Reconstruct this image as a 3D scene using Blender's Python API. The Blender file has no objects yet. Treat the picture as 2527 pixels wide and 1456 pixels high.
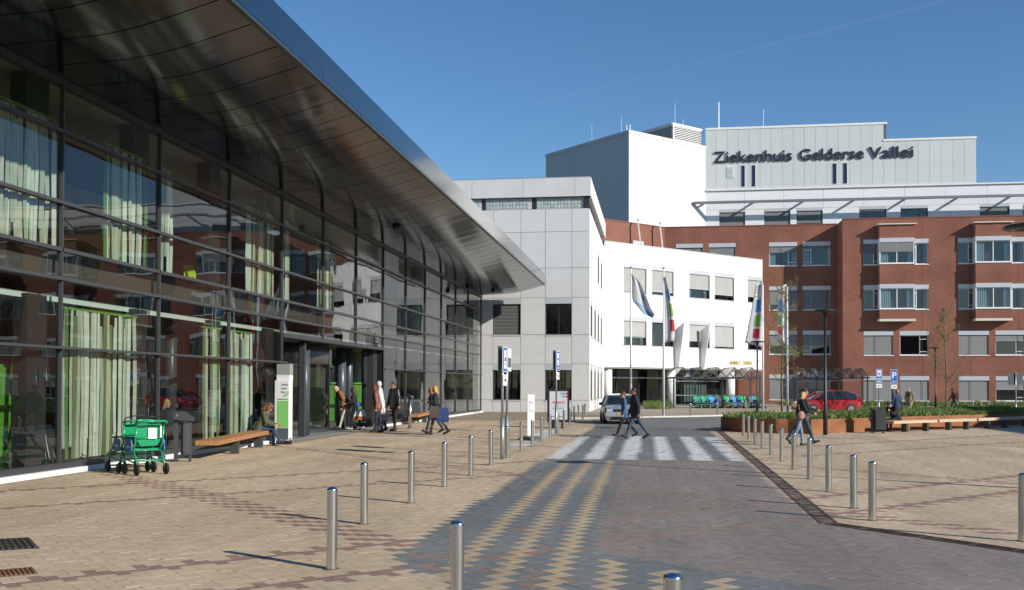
import bpy, bmesh, math, random
import numpy as np
from mathutils import Vector, Matrix, Euler
from mathutils import noise as mnoise
random.seed(7); RNG = np.random.default_rng(11)
sc = bpy.context.scene
col = sc.collection
rad = math.radians

# ------------------------------------------------------------------ camera
FPX = 2450.0; CYP = 910.0; CAMZ = 1.8
YAW, PITCH, ROLL = rad(8.3), rad(1.0), 0.003
camd = bpy.data.cameras.new("camera")
cam = bpy.data.objects.new("camera", camd); col.objects.link(cam)
camd.sensor_width = 36.0; camd.lens = 36.0 * FPX / 2526.0
camd.shift_y = (CYP - 728.0) / 2526.0
camd.clip_start = 0.1; camd.clip_end = 40000
CR = Matrix.Rotation(YAW, 3, 'Z') @ Matrix.Rotation(math.pi / 2 + PITCH, 3, 'X') @ Matrix.Rotation(ROLL, 3, 'Z')
cam.matrix_world = Matrix.Translation((0, 0, CAMZ)) @ CR.to_4x4()
sc.camera = cam

# ------------------------------------------------------------------ sky, sun, exposure
SUN_EL = rad(25.5)
SUN_H = Vector((0.874, -0.486))                      # horizontal direction towards the sun
world = bpy.data.worlds.new("World"); sc.world = world; world.use_nodes = True
wn = world.node_tree
sky = wn.nodes.new("ShaderNodeTexSky"); sky.sky_type = 'NISHITA'; sky.sun_disc = False
sky.sun_elevation = SUN_EL; sky.sun_rotation = math.atan2(SUN_H.x, SUN_H.y)
sky.altitude = 0; sky.air_density = 1.0; sky.dust_density = 0.0; sky.ozone_density = 4.0
bg = wn.nodes["Background"]; bg.inputs[1].default_value = 0.091
hs_ = wn.nodes.new("ShaderNodeHueSaturation"); hs_.inputs["Saturation"].default_value = 1.13
wn.links.new(sky.outputs[0], hs_.inputs["Color"]); wn.links.new(hs_.outputs[0], bg.inputs[0])
sund = bpy.data.lights.new("sun", 'SUN'); sun = bpy.data.objects.new("sun", sund); col.objects.link(sun)
sund.energy = 4.15; sund.angle = rad(0.5); sund.color = (1.0, 0.93, 0.83)
sdir = Vector((SUN_H.x * math.cos(SUN_EL), SUN_H.y * math.cos(SUN_EL), math.sin(SUN_EL)))
sun.rotation_euler = sdir.to_track_quat('Z', 'Y').to_euler()
sc.view_settings.view_transform = 'Standard'; sc.view_settings.look = 'None'
sc.view_settings.exposure = 0.43; sc.view_settings.gamma = 1.0
sc.render.engine = 'CYCLES'
sc.cycles.max_bounces = 10; sc.cycles.transparent_max_bounces = 16; sc.cycles.glossy_bounces = 5
sc.cycles.diffuse_bounces = 3; sc.cycles.caustics_reflective = False; sc.cycles.caustics_refractive = False
sc.cycles.use_denoising = True; sc.cycles.sample_clamp_indirect = 6.0

# ------------------------------------------------------------------ survey helpers: sight lines of the photo met with real planes
def ray(px, py):
    return CR @ Vector(((px - 1263) / FPX, -(py - CYP) / FPX, -1.0))
def gp(px, py, z=0.0):
    d = ray(px, py); t = (z - CAMZ) / d.z
    return Vector((d.x * t, d.y * t, z))
def at_y(px, py, y):
    d = ray(px, py); t = y / d.y
    return Vector((d.x * t, y, CAMZ + d.z * t))
def at_x(px, py, x):
    d = ray(px, py); t = x / d.x
    return Vector((x, d.y * t, CAMZ + d.z * t))
def at_plane(px, py, p, n):
    d = ray(px, py); c = Vector((0, 0, CAMZ)); t = (Vector(p) - c).dot(n) / d.dot(n)
    return c + d * t
def at_depth(px, py, dist):
    d = ray(px, py); return Vector((0, 0, CAMZ)) + d * dist

# ------------------------------------------------------------------ materials
MATS = {}
def pm(name, c, rough=0.6, metal=0.0, spec=0.5, var=0.0, vs=4.0, bump=0.0, bs=40.0, coat=0.0, stretch=None, obj_var=0.0, ior=None, dirt=0.0, emit=0.0, aniso=0.0):
    if name in MATS: return MATS[name]
    m = bpy.data.materials.new(name); m.use_nodes = True; MATS[name] = m
    nt = m.node_tree; b = nt.nodes["Principled BSDF"]
    c4 = (c[0], c[1], c[2], 1)
    b.inputs["Base Color"].default_value = c4
    b.inputs["Roughness"].default_value = rough; b.inputs["Metallic"].default_value = metal
    b.inputs["Specular IOR Level"].default_value = spec
    if ior: b.inputs["IOR"].default_value = ior
    if coat: b.inputs["Coat Weight"].default_value = coat; b.inputs["Coat Roughness"].default_value = 0.08
    if aniso: b.inputs["Anisotropic"].default_value = aniso
    if emit: b.inputs["Emission Color"].default_value = c4; b.inputs["Emission Strength"].default_value = emit
    if var or bump or obj_var or dirt:
        tc = nt.nodes.new("ShaderNodeTexCoord"); mp = nt.nodes.new("ShaderNodeMapping")
        nt.links.new(tc.outputs["Object"], mp.inputs[0])
        if stretch: mp.inputs["Scale"].default_value = stretch
        last = None
        if var:
            n = nt.nodes.new("ShaderNodeTexNoise"); n.inputs["Scale"].default_value = vs; n.inputs["Detail"].default_value = 5
            n.inputs["Roughness"].default_value = 0.62
            nt.links.new(mp.outputs[0], n.inputs["Vector"])
            mr = nt.nodes.new("ShaderNodeMapRange"); mr.inputs[1].default_value = 0.3; mr.inputs[2].default_value = 0.7
            mr.inputs[3].default_value = 1 - var; mr.inputs[4].default_value = 1 + var
            nt.links.new(n.outputs["Fac"], mr.inputs[0]); last = mr.outputs[0]
        if obj_var:
            oi = nt.nodes.new("ShaderNodeObjectInfo"); mr2 = nt.nodes.new("ShaderNodeMapRange")
            mr2.inputs[3].default_value = 1 - obj_var; mr2.inputs[4].default_value = 1 + obj_var
            nt.links.new(oi.outputs["Random"], mr2.inputs[0])
            if last is None: last = mr2.outputs[0]
            else:
                mu = nt.nodes.new("ShaderNodeMath"); mu.operation = 'MULTIPLY'
                nt.links.new(last, mu.inputs[0]); nt.links.new(mr2.outputs[0], mu.inputs[1]); last = mu.outputs[0]
        if last is not None:
            vm = nt.nodes.new("ShaderNodeVectorMath"); vm.operation = 'SCALE'; vm.inputs[0].default_value = c
            nt.links.new(last, vm.inputs["Scale"]); nt.links.new(vm.outputs[0], b.inputs["Base Color"])
        if bump:
            n2 = nt.nodes.new("ShaderNodeTexNoise"); n2.inputs["Scale"].default_value = bs; n2.inputs["Detail"].default_value = 4
            nt.links.new(mp.outputs[0], n2.inputs["Vector"])
            bp = nt.nodes.new("ShaderNodeBump"); bp.inputs["Strength"].default_value = bump; bp.inputs["Distance"].default_value = 0.02
            nt.links.new(n2.outputs["Fac"], bp.inputs["Height"]); nt.links.new(bp.outputs[0], b.inputs["Normal"])
    return m

def glass(name, tint, ior=1.55, rough=0.0, wave=0.0, ws=0.6, dist=0.05, refl=(1, 1, 1)):
    """thin architectural glazing: Fresnel mix of a clear tinted sheet and a mirror reflection"""
    if name in MATS: return MATS[name]
    m = bpy.data.materials.new(name); m.use_nodes = True; MATS[name] = m
    nt = m.node_tree; nt.nodes.remove(nt.nodes["Principled BSDF"]); out = nt.nodes["Material Output"]
    tr = nt.nodes.new("ShaderNodeBsdfTransparent"); tr.inputs[0].default_value = (*tint, 1)
    gl = nt.nodes.new("ShaderNodeBsdfGlossy"); gl.inputs["Roughness"].default_value = rough; gl.inputs[0].default_value = (*refl, 1)
    fr = nt.nodes.new("ShaderNodeFresnel"); fr.inputs[0].default_value = ior
    ge = nt.nodes.new("ShaderNodeNewGeometry"); mi = nt.nodes.new("ShaderNodeMix")     # same reflectance from either side of the thin sheet
    mi.inputs["A"].default_value = ior; mi.inputs["B"].default_value = 1.0 / ior
    nt.links.new(ge.outputs["Backfacing"], mi.inputs["Factor"]); nt.links.new(mi.outputs["Result"], fr.inputs[0])
    mx = nt.nodes.new("ShaderNodeMixShader")
    nt.links.new(fr.outputs[0], mx.inputs[0]); nt.links.new(tr.outputs[0], mx.inputs[1]); nt.links.new(gl.outputs[0], mx.inputs[2])
    nt.links.new(mx.outputs[0], out.inputs[0])
    if wave:
        tc = nt.nodes.new("ShaderNodeTexCoord"); oi = nt.nodes.new("ShaderNodeObjectInfo")
        ad = nt.nodes.new("ShaderNodeVectorMath"); ad.operation = 'MULTIPLY_ADD'
        ad.inputs[1].default_value = (1, 1, 1)
        sc_ = nt.nodes.new("ShaderNodeMath"); sc_.operation = 'MULTIPLY'; sc_.inputs[1].default_value = 37.0
        nt.links.new(oi.outputs["Random"], sc_.inputs[0])
        nt.links.new(tc.outputs["Object"], ad.inputs[0]); nt.links.new(sc_.outputs[0], ad.inputs[2])
        n = nt.nodes.new("ShaderNodeTexNoise"); n.inputs["Scale"].default_value = ws; n.inputs["Detail"].default_value = 1.0
        nt.links.new(ad.outputs[0], n.inputs["Vector"])
        bp = nt.nodes.new("ShaderNodeBump"); bp.inputs["Strength"].default_value = wave; bp.inputs["Distance"].default_value = dist
        nt.links.new(n.outputs["Fac"], bp.inputs["Height"]); nt.links.new(bp.outputs[0], gl.inputs["Normal"])
    return m

# ------------------------------------------------------------------ mesh helper
class MB:
    def __init__(s): s.v = []; s.f = []; s.m = []; s.k = 0
    def mat(s, k): s.k = k; return s
    def add(s, vs, fs):
        o = len(s.v); s.v += [tuple(p) for p in vs]
        for f in fs: s.f.append(tuple(o + i for i in f)); s.m.append(s.k)
        return s
    def box(s, c, d, rz=0.0, M=None):
        x, y, z = d[0] / 2, d[1] / 2, d[2] / 2; c = Vector(c)
        P = [Vector((a * x, b * y, e * z)) for e in (-1, 1) for a, b in ((-1, -1), (1, -1), (1, 1), (-1, 1))]
        if rz: R = Matrix.Rotation(rz, 3, 'Z'); P = [R @ p for p in P]
        if M is not None: P = [M @ p for p in P]
        return s.add([c + p for p in P], [(3, 2, 1, 0), (4, 5, 6, 7), (0, 1, 5, 4), (1, 2, 6, 5), (2, 3, 7, 6), (3, 0, 4, 7)])
    def b2(s, lo, hi):
        return s.box([(a + b) / 2 for a, b in zip(lo, hi)], [abs(b - a) for a, b in zip(lo, hi)])
    def bar(s, a, b, w, h, up=(0, 0, 1)):
        a, b = Vector(a), Vector(b); d = (b - a); L = d.length; d.normalize(); u = Vector(up)
        x = d.cross(u)
        if x.length < 1e-4: x = d.cross(Vector((1, 0, 0)))
        x.normalize(); z = x.cross(d)
        P = [p + x * (i * w / 2) + z * (j * h / 2) for p in (a, b) for i, j in ((-1, -1), (1, -1), (1, 1), (-1, 1))]
        return s.add(P, [(3, 2, 1, 0), (4, 5, 6, 7), (0, 1, 5, 4), (1, 2, 6, 5), (2, 3, 7, 6), (3, 0, 4, 7)])
    def cyl(s, a, b, r0, r1=None, n=12, caps=True):
        a, b = Vector(a), Vector(b); r1 = r0 if r1 is None else r1; d = (b - a).normalized()
        x = d.orthogonal().normalized(); y = d.cross(x)
        P = []
        for p, r in ((a, r0), (b, r1)):
            for i in range(n):
                t = 2 * math.pi * i / n; P.append(p + x * (r * math.cos(t)) + y * (r * math.sin(t)))
        F = [(i, (i + 1) % n, n + (i + 1) % n, n + i) for i in range(n)]
        if caps: F += [tuple(range(n - 1, -1, -1)), tuple(range(n, 2 * n))]
        return s.add(P, F)
    def tube(s, pts, r, n=8, closed=False):
        pts = [Vector(p) for p in pts]; N = len(pts); rs = r if isinstance(r, (list, tuple)) else [r] * N
        P = []; prev = None
        for i, p in enumerate(pts):
            if closed: t = pts[(i + 1) % N] - pts[i - 1]
            else: t = pts[min(i + 1, N - 1)] - pts[max(i - 1, 0)]
            t.normalize()
            if prev is None: x = t.orthogonal().normalized()
            else: x = (prev - t * prev.dot(t)); x = x.normalized() if x.length > 1e-6 else t.orthogonal().normalized()
            prev = x; y = t.cross(x)
            for k in range(n):
                a = 2 * math.pi * k / n; P.append(p + x * (rs[i] * math.cos(a)) + y * (rs[i] * math.sin(a)))
        F = []
        for i in range(N if closed else N - 1):
            j = (i + 1) % N
            for k in range(n): F.append((i * n + k, i * n + (k + 1) % n, j * n + (k + 1) % n, j * n + k))
        if not closed: F += [tuple(range(n - 1, -1, -1)), tuple((N - 1) * n + k for k in range(n))]
        return s.add(P, F)
    def lathe(s, prof, c=(0, 0, 0), n=20, M=None):
        c = Vector(c); P = []
        for r, z in prof:
            for k in range(n):
                a = 2 * math.pi * k / n; p = Vector((r * math.cos(a), r * math.sin(a), z))
                if M is not None: p = M @ p
                P.append(c + p)
        F = []
        for i in range(len(prof) - 1):
            for k in range(n): F.append((i * n + k, i * n + (k + 1) % n, (i + 1) * n + (k + 1) % n, (i + 1) * n + k))
        F += [tuple(range(n - 1, -1, -1)), tuple((len(prof) - 1) * n + k for k in range(n))]
        return s.add(P, F)
    def ell(s, c, r, n=12, m=8, M=None):
        c = Vector(c); P = []; F = []
        for i in range(m + 1):
            ph = math.pi * i / m
            for k in range(n):
                a = 2 * math.pi * k / n
                p = Vector((r[0] * math.sin(ph) * math.cos(a), r[1] * math.sin(ph) * math.sin(a), r[2] * math.cos(ph)))
                if M is not None: p = M @ p
                P.append(c + p)
        for i in range(m):
            for k in range(n): F.append((i * n + k, (i + 1) * n + k, (i + 1) * n + (k + 1) % n, i * n + (k + 1) % n))
        return s.add(P, F)
    def prism(s, poly, d):
        """polygon (list of 3d points) swept along vector d"""
        P = [Vector(p) for p in poly]; d = Vector(d); n = len(P)
        return s.add(P + [p + d for p in P], [tuple(range(n - 1, -1, -1)), tuple(range(n, 2 * n))] + [(i, (i + 1) % n, n + (i + 1) % n, n + i) for i in range(n)])
    def loft(s, rings, closed=True, cap=True):
        n = len(rings[0]); P = [p for r in rings for p in r]; F = []
        for i in range(len(rings) - 1):
            for k in range(n if closed else n - 1):
                F.append((i * n + k, i * n + (k + 1) % n, (i + 1) * n + (k + 1) % n, (i + 1) * n + k))
        if cap and closed: F += [tuple(range(n - 1, -1, -1)), tuple((len(rings) - 1) * n + k for k in range(n))]
        return s.add(P, F)
    def mesh(s, name, mats, smooth=False):
        me = bpy.data.meshes.new(name); me.from_pydata(s.v, [], s.f)
        for m in (mats if isinstance(mats, (list, tuple)) else [mats]): me.materials.append(m)
        me.polygons.foreach_set("material_index", s.m)
        bm = bmesh.new(); bm.from_mesh(me); bmesh.ops.recalc_face_normals(bm, faces=bm.faces); bm.to_mesh(me); bm.free()
        if smooth: me.shade_smooth()
        me.update(); return me
    def build(s, name, mats, parent=None, smooth=False, loc=None, rz=0.0):
        return link(name, s.mesh(name, mats, smooth), parent, loc, rz)

def smooth_by_angle(me, ang=40):
    me.shade_smooth(); me.set_sharp_from_angle(angle=rad(ang))
def link(name, me, parent=None, loc=None, rz=0.0):
    o = bpy.data.objects.new(name, me); col.objects.link(o)
    if parent is not None: o.parent = parent
    if loc is not None: o.location = loc
    if rz: o.rotation_euler = (0, 0, rz)
    return o
def tag(o, label=None, cat=None, group=None, kind=None):
    if label: o["label"] = label
    if cat: o["category"] = cat
    if group: o["group"] = group
    if kind: o["kind"] = kind
    return o
def thing(name, label, cat, loc=(0, 0, 0), rz=0.0, group=None):
    o = bpy.data.objects.new(name, None); col.objects.link(o); o.location = loc; o.rotation_euler = (0, 0, rz)
    o.empty_display_size = 0.3
    return tag(o, label, cat, group)
def copy_tree(o, parent=None, swap=None):
    c = o.copy(); col.objects.link(c); c.parent = parent
    if swap and c.type == 'MESH' and c.data.name in swap: c.data = swap[c.data.name]
    for ch in list(o.children): copy_tree(ch, c, swap)
    return c
_scr = bpy.data.scenes.new("scratch")
def bake(o):
    """evaluated mesh of a scratch object, in a scene of its own so that the big scene is not re-evaluated"""
    _scr.collection.objects.link(o); vl = _scr.view_layers[0]; vl.update()
    me = bpy.data.meshes.new_from_object(o.evaluated_get(vl.depsgraph)); bpy.data.objects.remove(o); return me
ORD = ["first", "second", "third", "fourth", "fifth", "sixth", "seventh", "eighth", "ninth", "tenth", "eleventh", "twelfth", "thirteenth", "fourteenth", "fifteenth", "sixteenth"]

# ------------------------------------------------------------------ palette
M_dark = pm("anthracite_steel", (0.045, 0.05, 0.055), 0.42, 0.0, 0.5)
M_mull = pm("mullion_grey", (0.075, 0.08, 0.085), 0.38, 0.3)
M_steel = pm("brushed_steel", (0.62, 0.62, 0.60), 0.27, 1.0, var=0.16, vs=60, stretch=(1, 1, 0.05), obj_var=.06)
M_galv = pm("galvanised_steel", (0.42, 0.45, 0.47), 0.42, 0.75, var=0.08, vs=14)
M_black = pm("black_plastic", (0.012, 0.012, 0.013), 0.45)
M_rubber = pm("black_rubber", (0.015, 0.015, 0.015), 0.8)
M_white = pm("white_panel", (0.76, 0.76, 0.745), 0.45, var=0.05, vs=0.9, obj_var=0.03, stretch=(1.6, 1.6, .25))
M_whitegrey = pm("pale_grey_panel", (0.55, 0.59, 0.59), 0.42, var=0.03, vs=0.7, obj_var=0.02)
M_joint = pm("joint_grey", (0.12, 0.12, 0.12), 0.9)
M_winbox = pm("blind_box_grey", (0.52, 0.55, 0.58), 0.4, 0.2)
M_frame_d = pm("dark_window_frame", (0.025, 0.028, 0.032), 0.4)
M_frame_w = pm("white_window_frame", (0.72, 0.74, 0.75), 0.4)
M_slat = pm("blind_slat", (0.34, 0.345, 0.34), 0.45, 0.1)
M_pane = glass("window_glass", (0.50, 0.58, 0.62), 1.9)
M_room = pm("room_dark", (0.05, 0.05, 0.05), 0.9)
M_curt = pm("net_curtain", (0.55, 0.62, 0.62), 0.9)
M_asphalt = pm("asphalt", (0.085, 0.085, 0.085), 0.9, var=0.12, vs=0.4)
# ================================================================== GROUND AND PAVING
gm = MB().add([(-900, -900, -0.06), (900, -900, -0.06), (900, 1500, -0.06), (-900, 1500, -0.06)], [(0, 1, 2, 3)])
tag(gm.build("ground", pm("far_ground", (0.13, 0.12, 0.10), 0.95, var=0.2, vs=0.05)), kind="structure")

def paving_sheet_mat(name, c):
    m = pm(name, c, 0.88, var=0.10, vs=1.7, bump=0.2, bs=60)
    return m
sand = paving_sheet_mat("joint_sand", (0.30, 0.24, 0.165))
plz = MB().add([(-30, -40, -0.004), (90, -40, -0.004), (90, 110, -0.004), (-30, 110, -0.004)], [(0, 1, 2, 3)])
plaza = tag(plz.build("plaza_paving", sand), kind="structure")

AE = rad(-45.6)                                     # herringbone axes turned against the buildings
e1 = np.array([math.sin(AE), math.cos(AE)]); e2 = np.array([math.cos(AE), -math.sin(AE)])
UN = 0.12
def in_poly(x, y, poly):
    r = np.zeros(x.shape, bool); n = len(poly); j = n - 1
    for i in range(n):
        xi, yi = poly[i]; xj, yj = poly[j]
        c = ((yi > y) != (yj > y)) & (x < (xj - xi) * (y - yi) / (yj - yi + 1e-12) + xi)
        r ^= c; j = i
    return r
def planter_outline(off=0.0, n=14):
    # rounded-nose raised bed running away to the right behind the benches
    A = gp(2001, 1071).to_2d(); d = (gp(2490, 1049.5).to_2d() - A).normalized(); B = A + d * 26
    nrm = Vector((-d.y, d.x))
    P = [B + Vector((d.y, -d.x)) * off, A + Vector((d.y, -d.x)) * off]
    c = Vector((4.95, 42.05)); r = 2.32 + off
    for i in range(n + 1):
        a = rad(-88 - 175 * i / n); P.append(c + Vector((math.cos(a), math.sin(a))) * r)
    P.append(A + nrm * (5.2 + off) + d * 1.5); P.append(B + nrm * (6.5 + off))
    return [(p.x, p.y) for p in P]

def paver_centres():
    # cells of a 2:1 herringbone
    N = 640
    i, j = np.meshgrid(np.arange(-N, N), np.arange(-N, N), indexing='ij'); k = (i + j) % 4
    out = []
    for typ, sel, oi, oj in ((0, k == 0, 1.0, 0.5), (1, k == 2, 0.5, 1.0)):
        a = (i[sel] + oi) * UN; b = (j[sel] + oj) * UN
        x = a * e1[0] + b * e2[0]; y = a * e1[1] + b * e2[1]
        keep = (y > 4.5) & (y < 56) & (x > -11.6) & (x < 24)
        out.append(np.stack([x[keep], y[keep], np.full(keep.sum(), typ)], 1))
    P = np.concatenate(out)
    x, y = P[:, 0], P[:, 1]
    cz = -x * math.sin(YAW) + y * math.cos(YAW)
    cx = x * math.cos(YAW) + y * math.sin(YAW)
    u = cx / np.maximum(cz, .1)
    keep = (np.abs(u) < 0.60) & (cz > 6.6) & (cz < 52)
    keep &= ~in_poly(x, y, planter_outline(-0.05))
    keep &= ~((x < -11.3) & (y > 30) & (y < 43))
    return P[keep], cz[keep]
PAV, PZ = paver_centres()
px_, py_ = PAV[:, 0], PAV[:, 1]
pp = px_ * e1[0] + py_ * e1[1]; qq = px_ * e2[0] + py_ * e2[1]; typ = PAV[:, 2]
jit = RNG.normal(0, 1, len(PAV))
# colour classes: 0 tan 1 red-brown 2 blue grey 3 yellow 4 brownish grey 5 white 6 mid grey
cl = np.zeros(len(PAV), int)
def pq(px, py):
    g = gp(px, py); return g.x * e1[0] + g.y * e1[1], g.x * e2[0] + g.y * e2[1]
def band_e1(a, b, half):
    q0 = (pq(*a)[1] + pq(*b)[1]) / 2; return np.abs(qq - q0) < half
def band_e2(a, b, half):
    p0 = (pq(*a)[0] + pq(*b)[0]) / 2; return np.abs(pp - p0) < half
red = (band_e1((370, 1170), (1000, 1390), .33) & (typ == 0))
for a, b in (((0, 1210), (860, 1165)), ((0, 1435), (950, 1345)), ((2060, 1285), (2480, 1205)), ((1900, 1130), (2300, 1105))):
    red |= band_e2(a, b, .17) & ((typ == 0) | (np.abs(pp - (pq(*a)[0] + pq(*b)[0]) / 2) < 0.05))
for a, b in (((1960, 1140), (2500, 1205)), ((860, 1120), (1240, 1170)), ((2200, 1080), (2500, 1112))):
    red |= band_e1(a, b, .24) & (typ == 0)
cl[red] = 1
x, y = px_, py_
bl = -2.75 + 0.0 * y
road = (x > bl + np.maximum(0, (10.2 - y) * 0.62)) & (x < 2.12 + np.maximum(0, (13.6 - y) * 0.95)) & (y < 45)
cl[road] = 4; cl[road & red] = 7
cl[road & (y > 36.3)] = 6
drift = -0.0105 * (y - 10)
blue = road & (y < 26) & ((x < -0.72 + drift) | ((y < 10.9 - 0.75 * (x + 0.7)) & (x < 1.6)))
cl[blue] = 2; cl[blue & red & (jit > -.2)] = 1
for k in range(6):
    c0 = 22 - 6 * k; xs = -c0 * UN * .7071
    st = road & (np.abs((pp - qq) / UN - c0) < 0.75) & (y < 24.3)
    if k >= 3: st &= (y < 10.6 - 0.75 * (xs + 0.7))
    cl[st] = 3
zeb = road & (y > 24.6) & (y < 36.2)
cl[zeb] = 2
for k in range(6):
    xs = -2.5 + 0.90 * k - 0.008 * (y - 25)
    cl[zeb & (np.abs(x - xs) < 0.22) & (jit < 2.1)] = 5
faint = road & (cl == 4) & (jit > 2.2); cl[faint] = 7
# light tactile route from the entrance to the road
tl = (np.abs((y - 33.6) - 0.02 * (x + 9)) < 0.16) & (x > -11.5) & (x < -4.3)
tl2 = (x > -4.6) & (x < -3.9) & (y > 29.5) & (y < 40)
cl[(tl) & ~road] = 5
cl[tl2 & (np.abs(y - 31.5) > .0) & ~road & ((y < 31) | (y > 32))] = 5
PC = {0: (0.515, 0.405, 0.275), 1: (0.295, 0.185, 0.15), 2: (0.165, 0.178, 0.175), 3: (0.45, 0.345, 0.215), 4: (0.235, 0.207, 0.18), 5: (0.60, 0.60, 0.57), 7: (0.265, 0.195, 0.168), 6: (0.16, 0.158, 0.15)}
PNAME = {0: "tan", 1: "red_brown", 2: "blue_grey", 3: "yellow", 4: "brown_grey", 5: "white", 6: "mid_grey", 7: "rosy_grey"}
gap = 0.0013
def paver_verts(n):
    a, b, c = UN - gap, UN / 2 - gap, 0.0006         # half length, half width, bevel
    return np.array([(-a, -b, -.02), (a, -b, -.02), (a, b, -.02), (-a, b, -.02), (-a, -b, -c), (a, -b, -c), (a, b, -c), (-a, b, -c),
                     (-a + c, -b + c, 0), (a - c, -b + c, 0), (a - c, b - c, 0), (-a + c, b - c, 0)])
PF = [(0, 1, 5, 4), (1, 2, 6, 5), (2, 3, 7, 6), (3, 0, 4, 7), (4, 5, 9, 8), (5, 6, 10, 9), (6, 7, 11, 10), (7, 4, 8, 11), (8, 9, 10, 11)]
def paver_mat(c):
    m = bpy.data.materials.new("paver_" + PNAME[c]); m.use_nodes = True; nt = m.node_tree; b = nt.nodes["Principled BSDF"]
    b.inputs["Roughness"].default_value = 0.82; b.inputs["Specular IOR Level"].default_value = 0.35
    geo = nt.nodes.new("ShaderNodeNewGeometry"); oi = nt.nodes.new("ShaderNodeObjectInfo")
    n1 = nt.nodes.new("ShaderNodeTexNoise"); n1.inputs["Scale"].default_value = 0.35; n1.inputs["Detail"].default_value = 6
    n2 = nt.nodes.new("ShaderNodeTexNoise"); n2.inputs["Scale"].default_value = 55; n2.inputs["Detail"].default_value = 4
    wv = nt.nodes.new("ShaderNodeTexWhiteNoise"); wv.noise_dimensions = '3D'
    sn = nt.nodes.new("ShaderNodeVectorMath"); sn.operation = 'SNAP'; sn.inputs[1].default_value = (0.21, 0.17, 1)
    for t in (n1, n2): nt.links.new(geo.outputs["Position"], t.inputs["Vector"])
    nt.links.new(geo.outputs["Position"], sn.inputs[0]); nt.links.new(sn.outputs[0], wv.inputs[0])
    def mr(sock, lo, hi, a=0.3, z=0.7):
        r = nt.nodes.new("ShaderNodeMapRange"); r.inputs[1].default_value = a; r.inputs[2].default_value = z
        r.inputs[3].default_value = lo; r.inputs[4].default_value = hi; nt.links.new(sock, r.inputs[0]); return r.outputs[0]
    n3 = nt.nodes.new("ShaderNodeTexNoise"); n3.inputs["Scale"].default_value = 1.0; n3.inputs["Detail"].default_value = 4; mp3 = nt.nodes.new("ShaderNodeMapping")
    mp3.inputs["Scale"].default_value = (.9, .10, 1); mp3.inputs["Rotation"].default_value = (0, 0, .35 if c in (2, 4, 6) else -.6); nt.links.new(geo.outputs["Position"], mp3.inputs[0]); nt.links.new(mp3.outputs[0], n3.inputs["Vector"])
    n4 = nt.nodes.new("ShaderNodeTexNoise"); n4.inputs["Scale"].default_value = 2.3; n4.inputs["Detail"].default_value = 7; n4.inputs["Roughness"].default_value = .7; nt.links.new(geo.outputs["Position"], n4.inputs["Vector"])
    s = mr(n1.outputs["Fac"], 0.90, 1.10)
    for o in (mr(n3.outputs["Fac"], *((0.90, 1.16) if c != 5 else (.97, 1.03)), .40, .72), mr(n4.outputs["Fac"], 0.80 if c != 5 else .92, 1.0, .28, .42), mr(n2.outputs["Fac"], 0.93, 1.07), mr(geo.outputs["Random Per Island"], 0.955, 1.045, 0, 1), mr(oi.outputs["Random"], 0.97, 1.03, 0, 1)):
        mu = nt.nodes.new("ShaderNodeMath"); mu.operation = 'MULTIPLY'; nt.links.new(s, mu.inputs[0]); nt.links.new(o, mu.inputs[1]); s = mu.outputs[0]
    vm = nt.nodes.new("ShaderNodeVectorMath"); vm.operation = 'SCALE'; vm.inputs[0].default_value = PC[c]
    nt.links.new(s, vm.inputs["Scale"]); nt.links.new(vm.outputs[0], b.inputs["Base Color"])
    bp = nt.nodes.new("ShaderNodeBump"); bp.inputs["Strength"].default_value = 0.25; bp.inputs["Distance"].default_value = 0.004
    nt.links.new(n2.outputs["Fac"], bp.inputs["Height"]); nt.links.new(bp.outputs[0], b.inputs["Normal"])
    return m
PMAT = {c: paver_mat(c) for c in PC}
A0 = math.atan2(e1[1], e1[0]); ANG = np.where(typ == 0, A0, A0 + math.pi / 2)
# the 300 that show largest are single objects
inview = np.abs((px_ * math.cos(YAW) + py_ * math.sin(YAW)) / PZ) < 0.515
score = np.where(inview & (PZ > 8.55), PZ, 999)
order = np.argsort(score); near = order[:300]; rest = order[300:]
pv = paver_verts(0); pmesh = {}
for c in PC:
    me = bpy.data.meshes.new("paver"); me.from_pydata([tuple(p) for p in pv], [], PF); me.materials.append(PMAT[c]); pmesh[c] = me
for i in near:
    o = link("paver", pmesh[cl[i]], plaza, (px_[i], py_[i], RNG.normal(0, .0008)), ANG[i])
V = []; n = len(rest)
ca, sa = np.cos(ANG[rest])[:, None], np.sin(ANG[rest])[:, None]
X = pv[None, :, 0] * ca - pv[None, :, 1] * sa + px_[rest][:, None]
Y = pv[None, :, 0] * sa + pv[None, :, 1] * ca + py_[rest][:, None]
Zv = np.repeat(pv[None, :, 2], n, 0) + RNG.normal(0, .0008, (n, 1))
VV = np.stack([X, Y, Zv], -1).reshape(-1, 3)
FF = (np.array(PF)[None] + (np.arange(n) * 12)[:, None, None]).reshape(-1, 4)
me = bpy.data.meshes.new("paver_field")
me.vertices.add(len(VV)); me.vertices.foreach_set("co", VV.ravel())
me.loops.add(FF.size); me.loops.foreach_set("vertex_index", FF.ravel().astype(np.int32))
me.polygons.add(len(FF)); me.polygons.foreach_set("loop_start", np.arange(0, FF.size, 4, dtype=np.int32))
me.polygons.foreach_set("loop_total", np.full(len(FF), 4, np.int32))
for c in PC: me.materials.append(PMAT[c])
keys = list(PC); lut = np.zeros(8, np.int32); lut[keys] = np.arange(len(keys)); me.polygons.foreach_set("material_index", np.repeat(lut[cl[rest]], len(PF)).astype(np.int32))
me.update(); me.validate(); me.shade_flat()
tag(link("paver_field", me, plaza), kind="stuff")
print("pavers", len(PAV))

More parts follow.
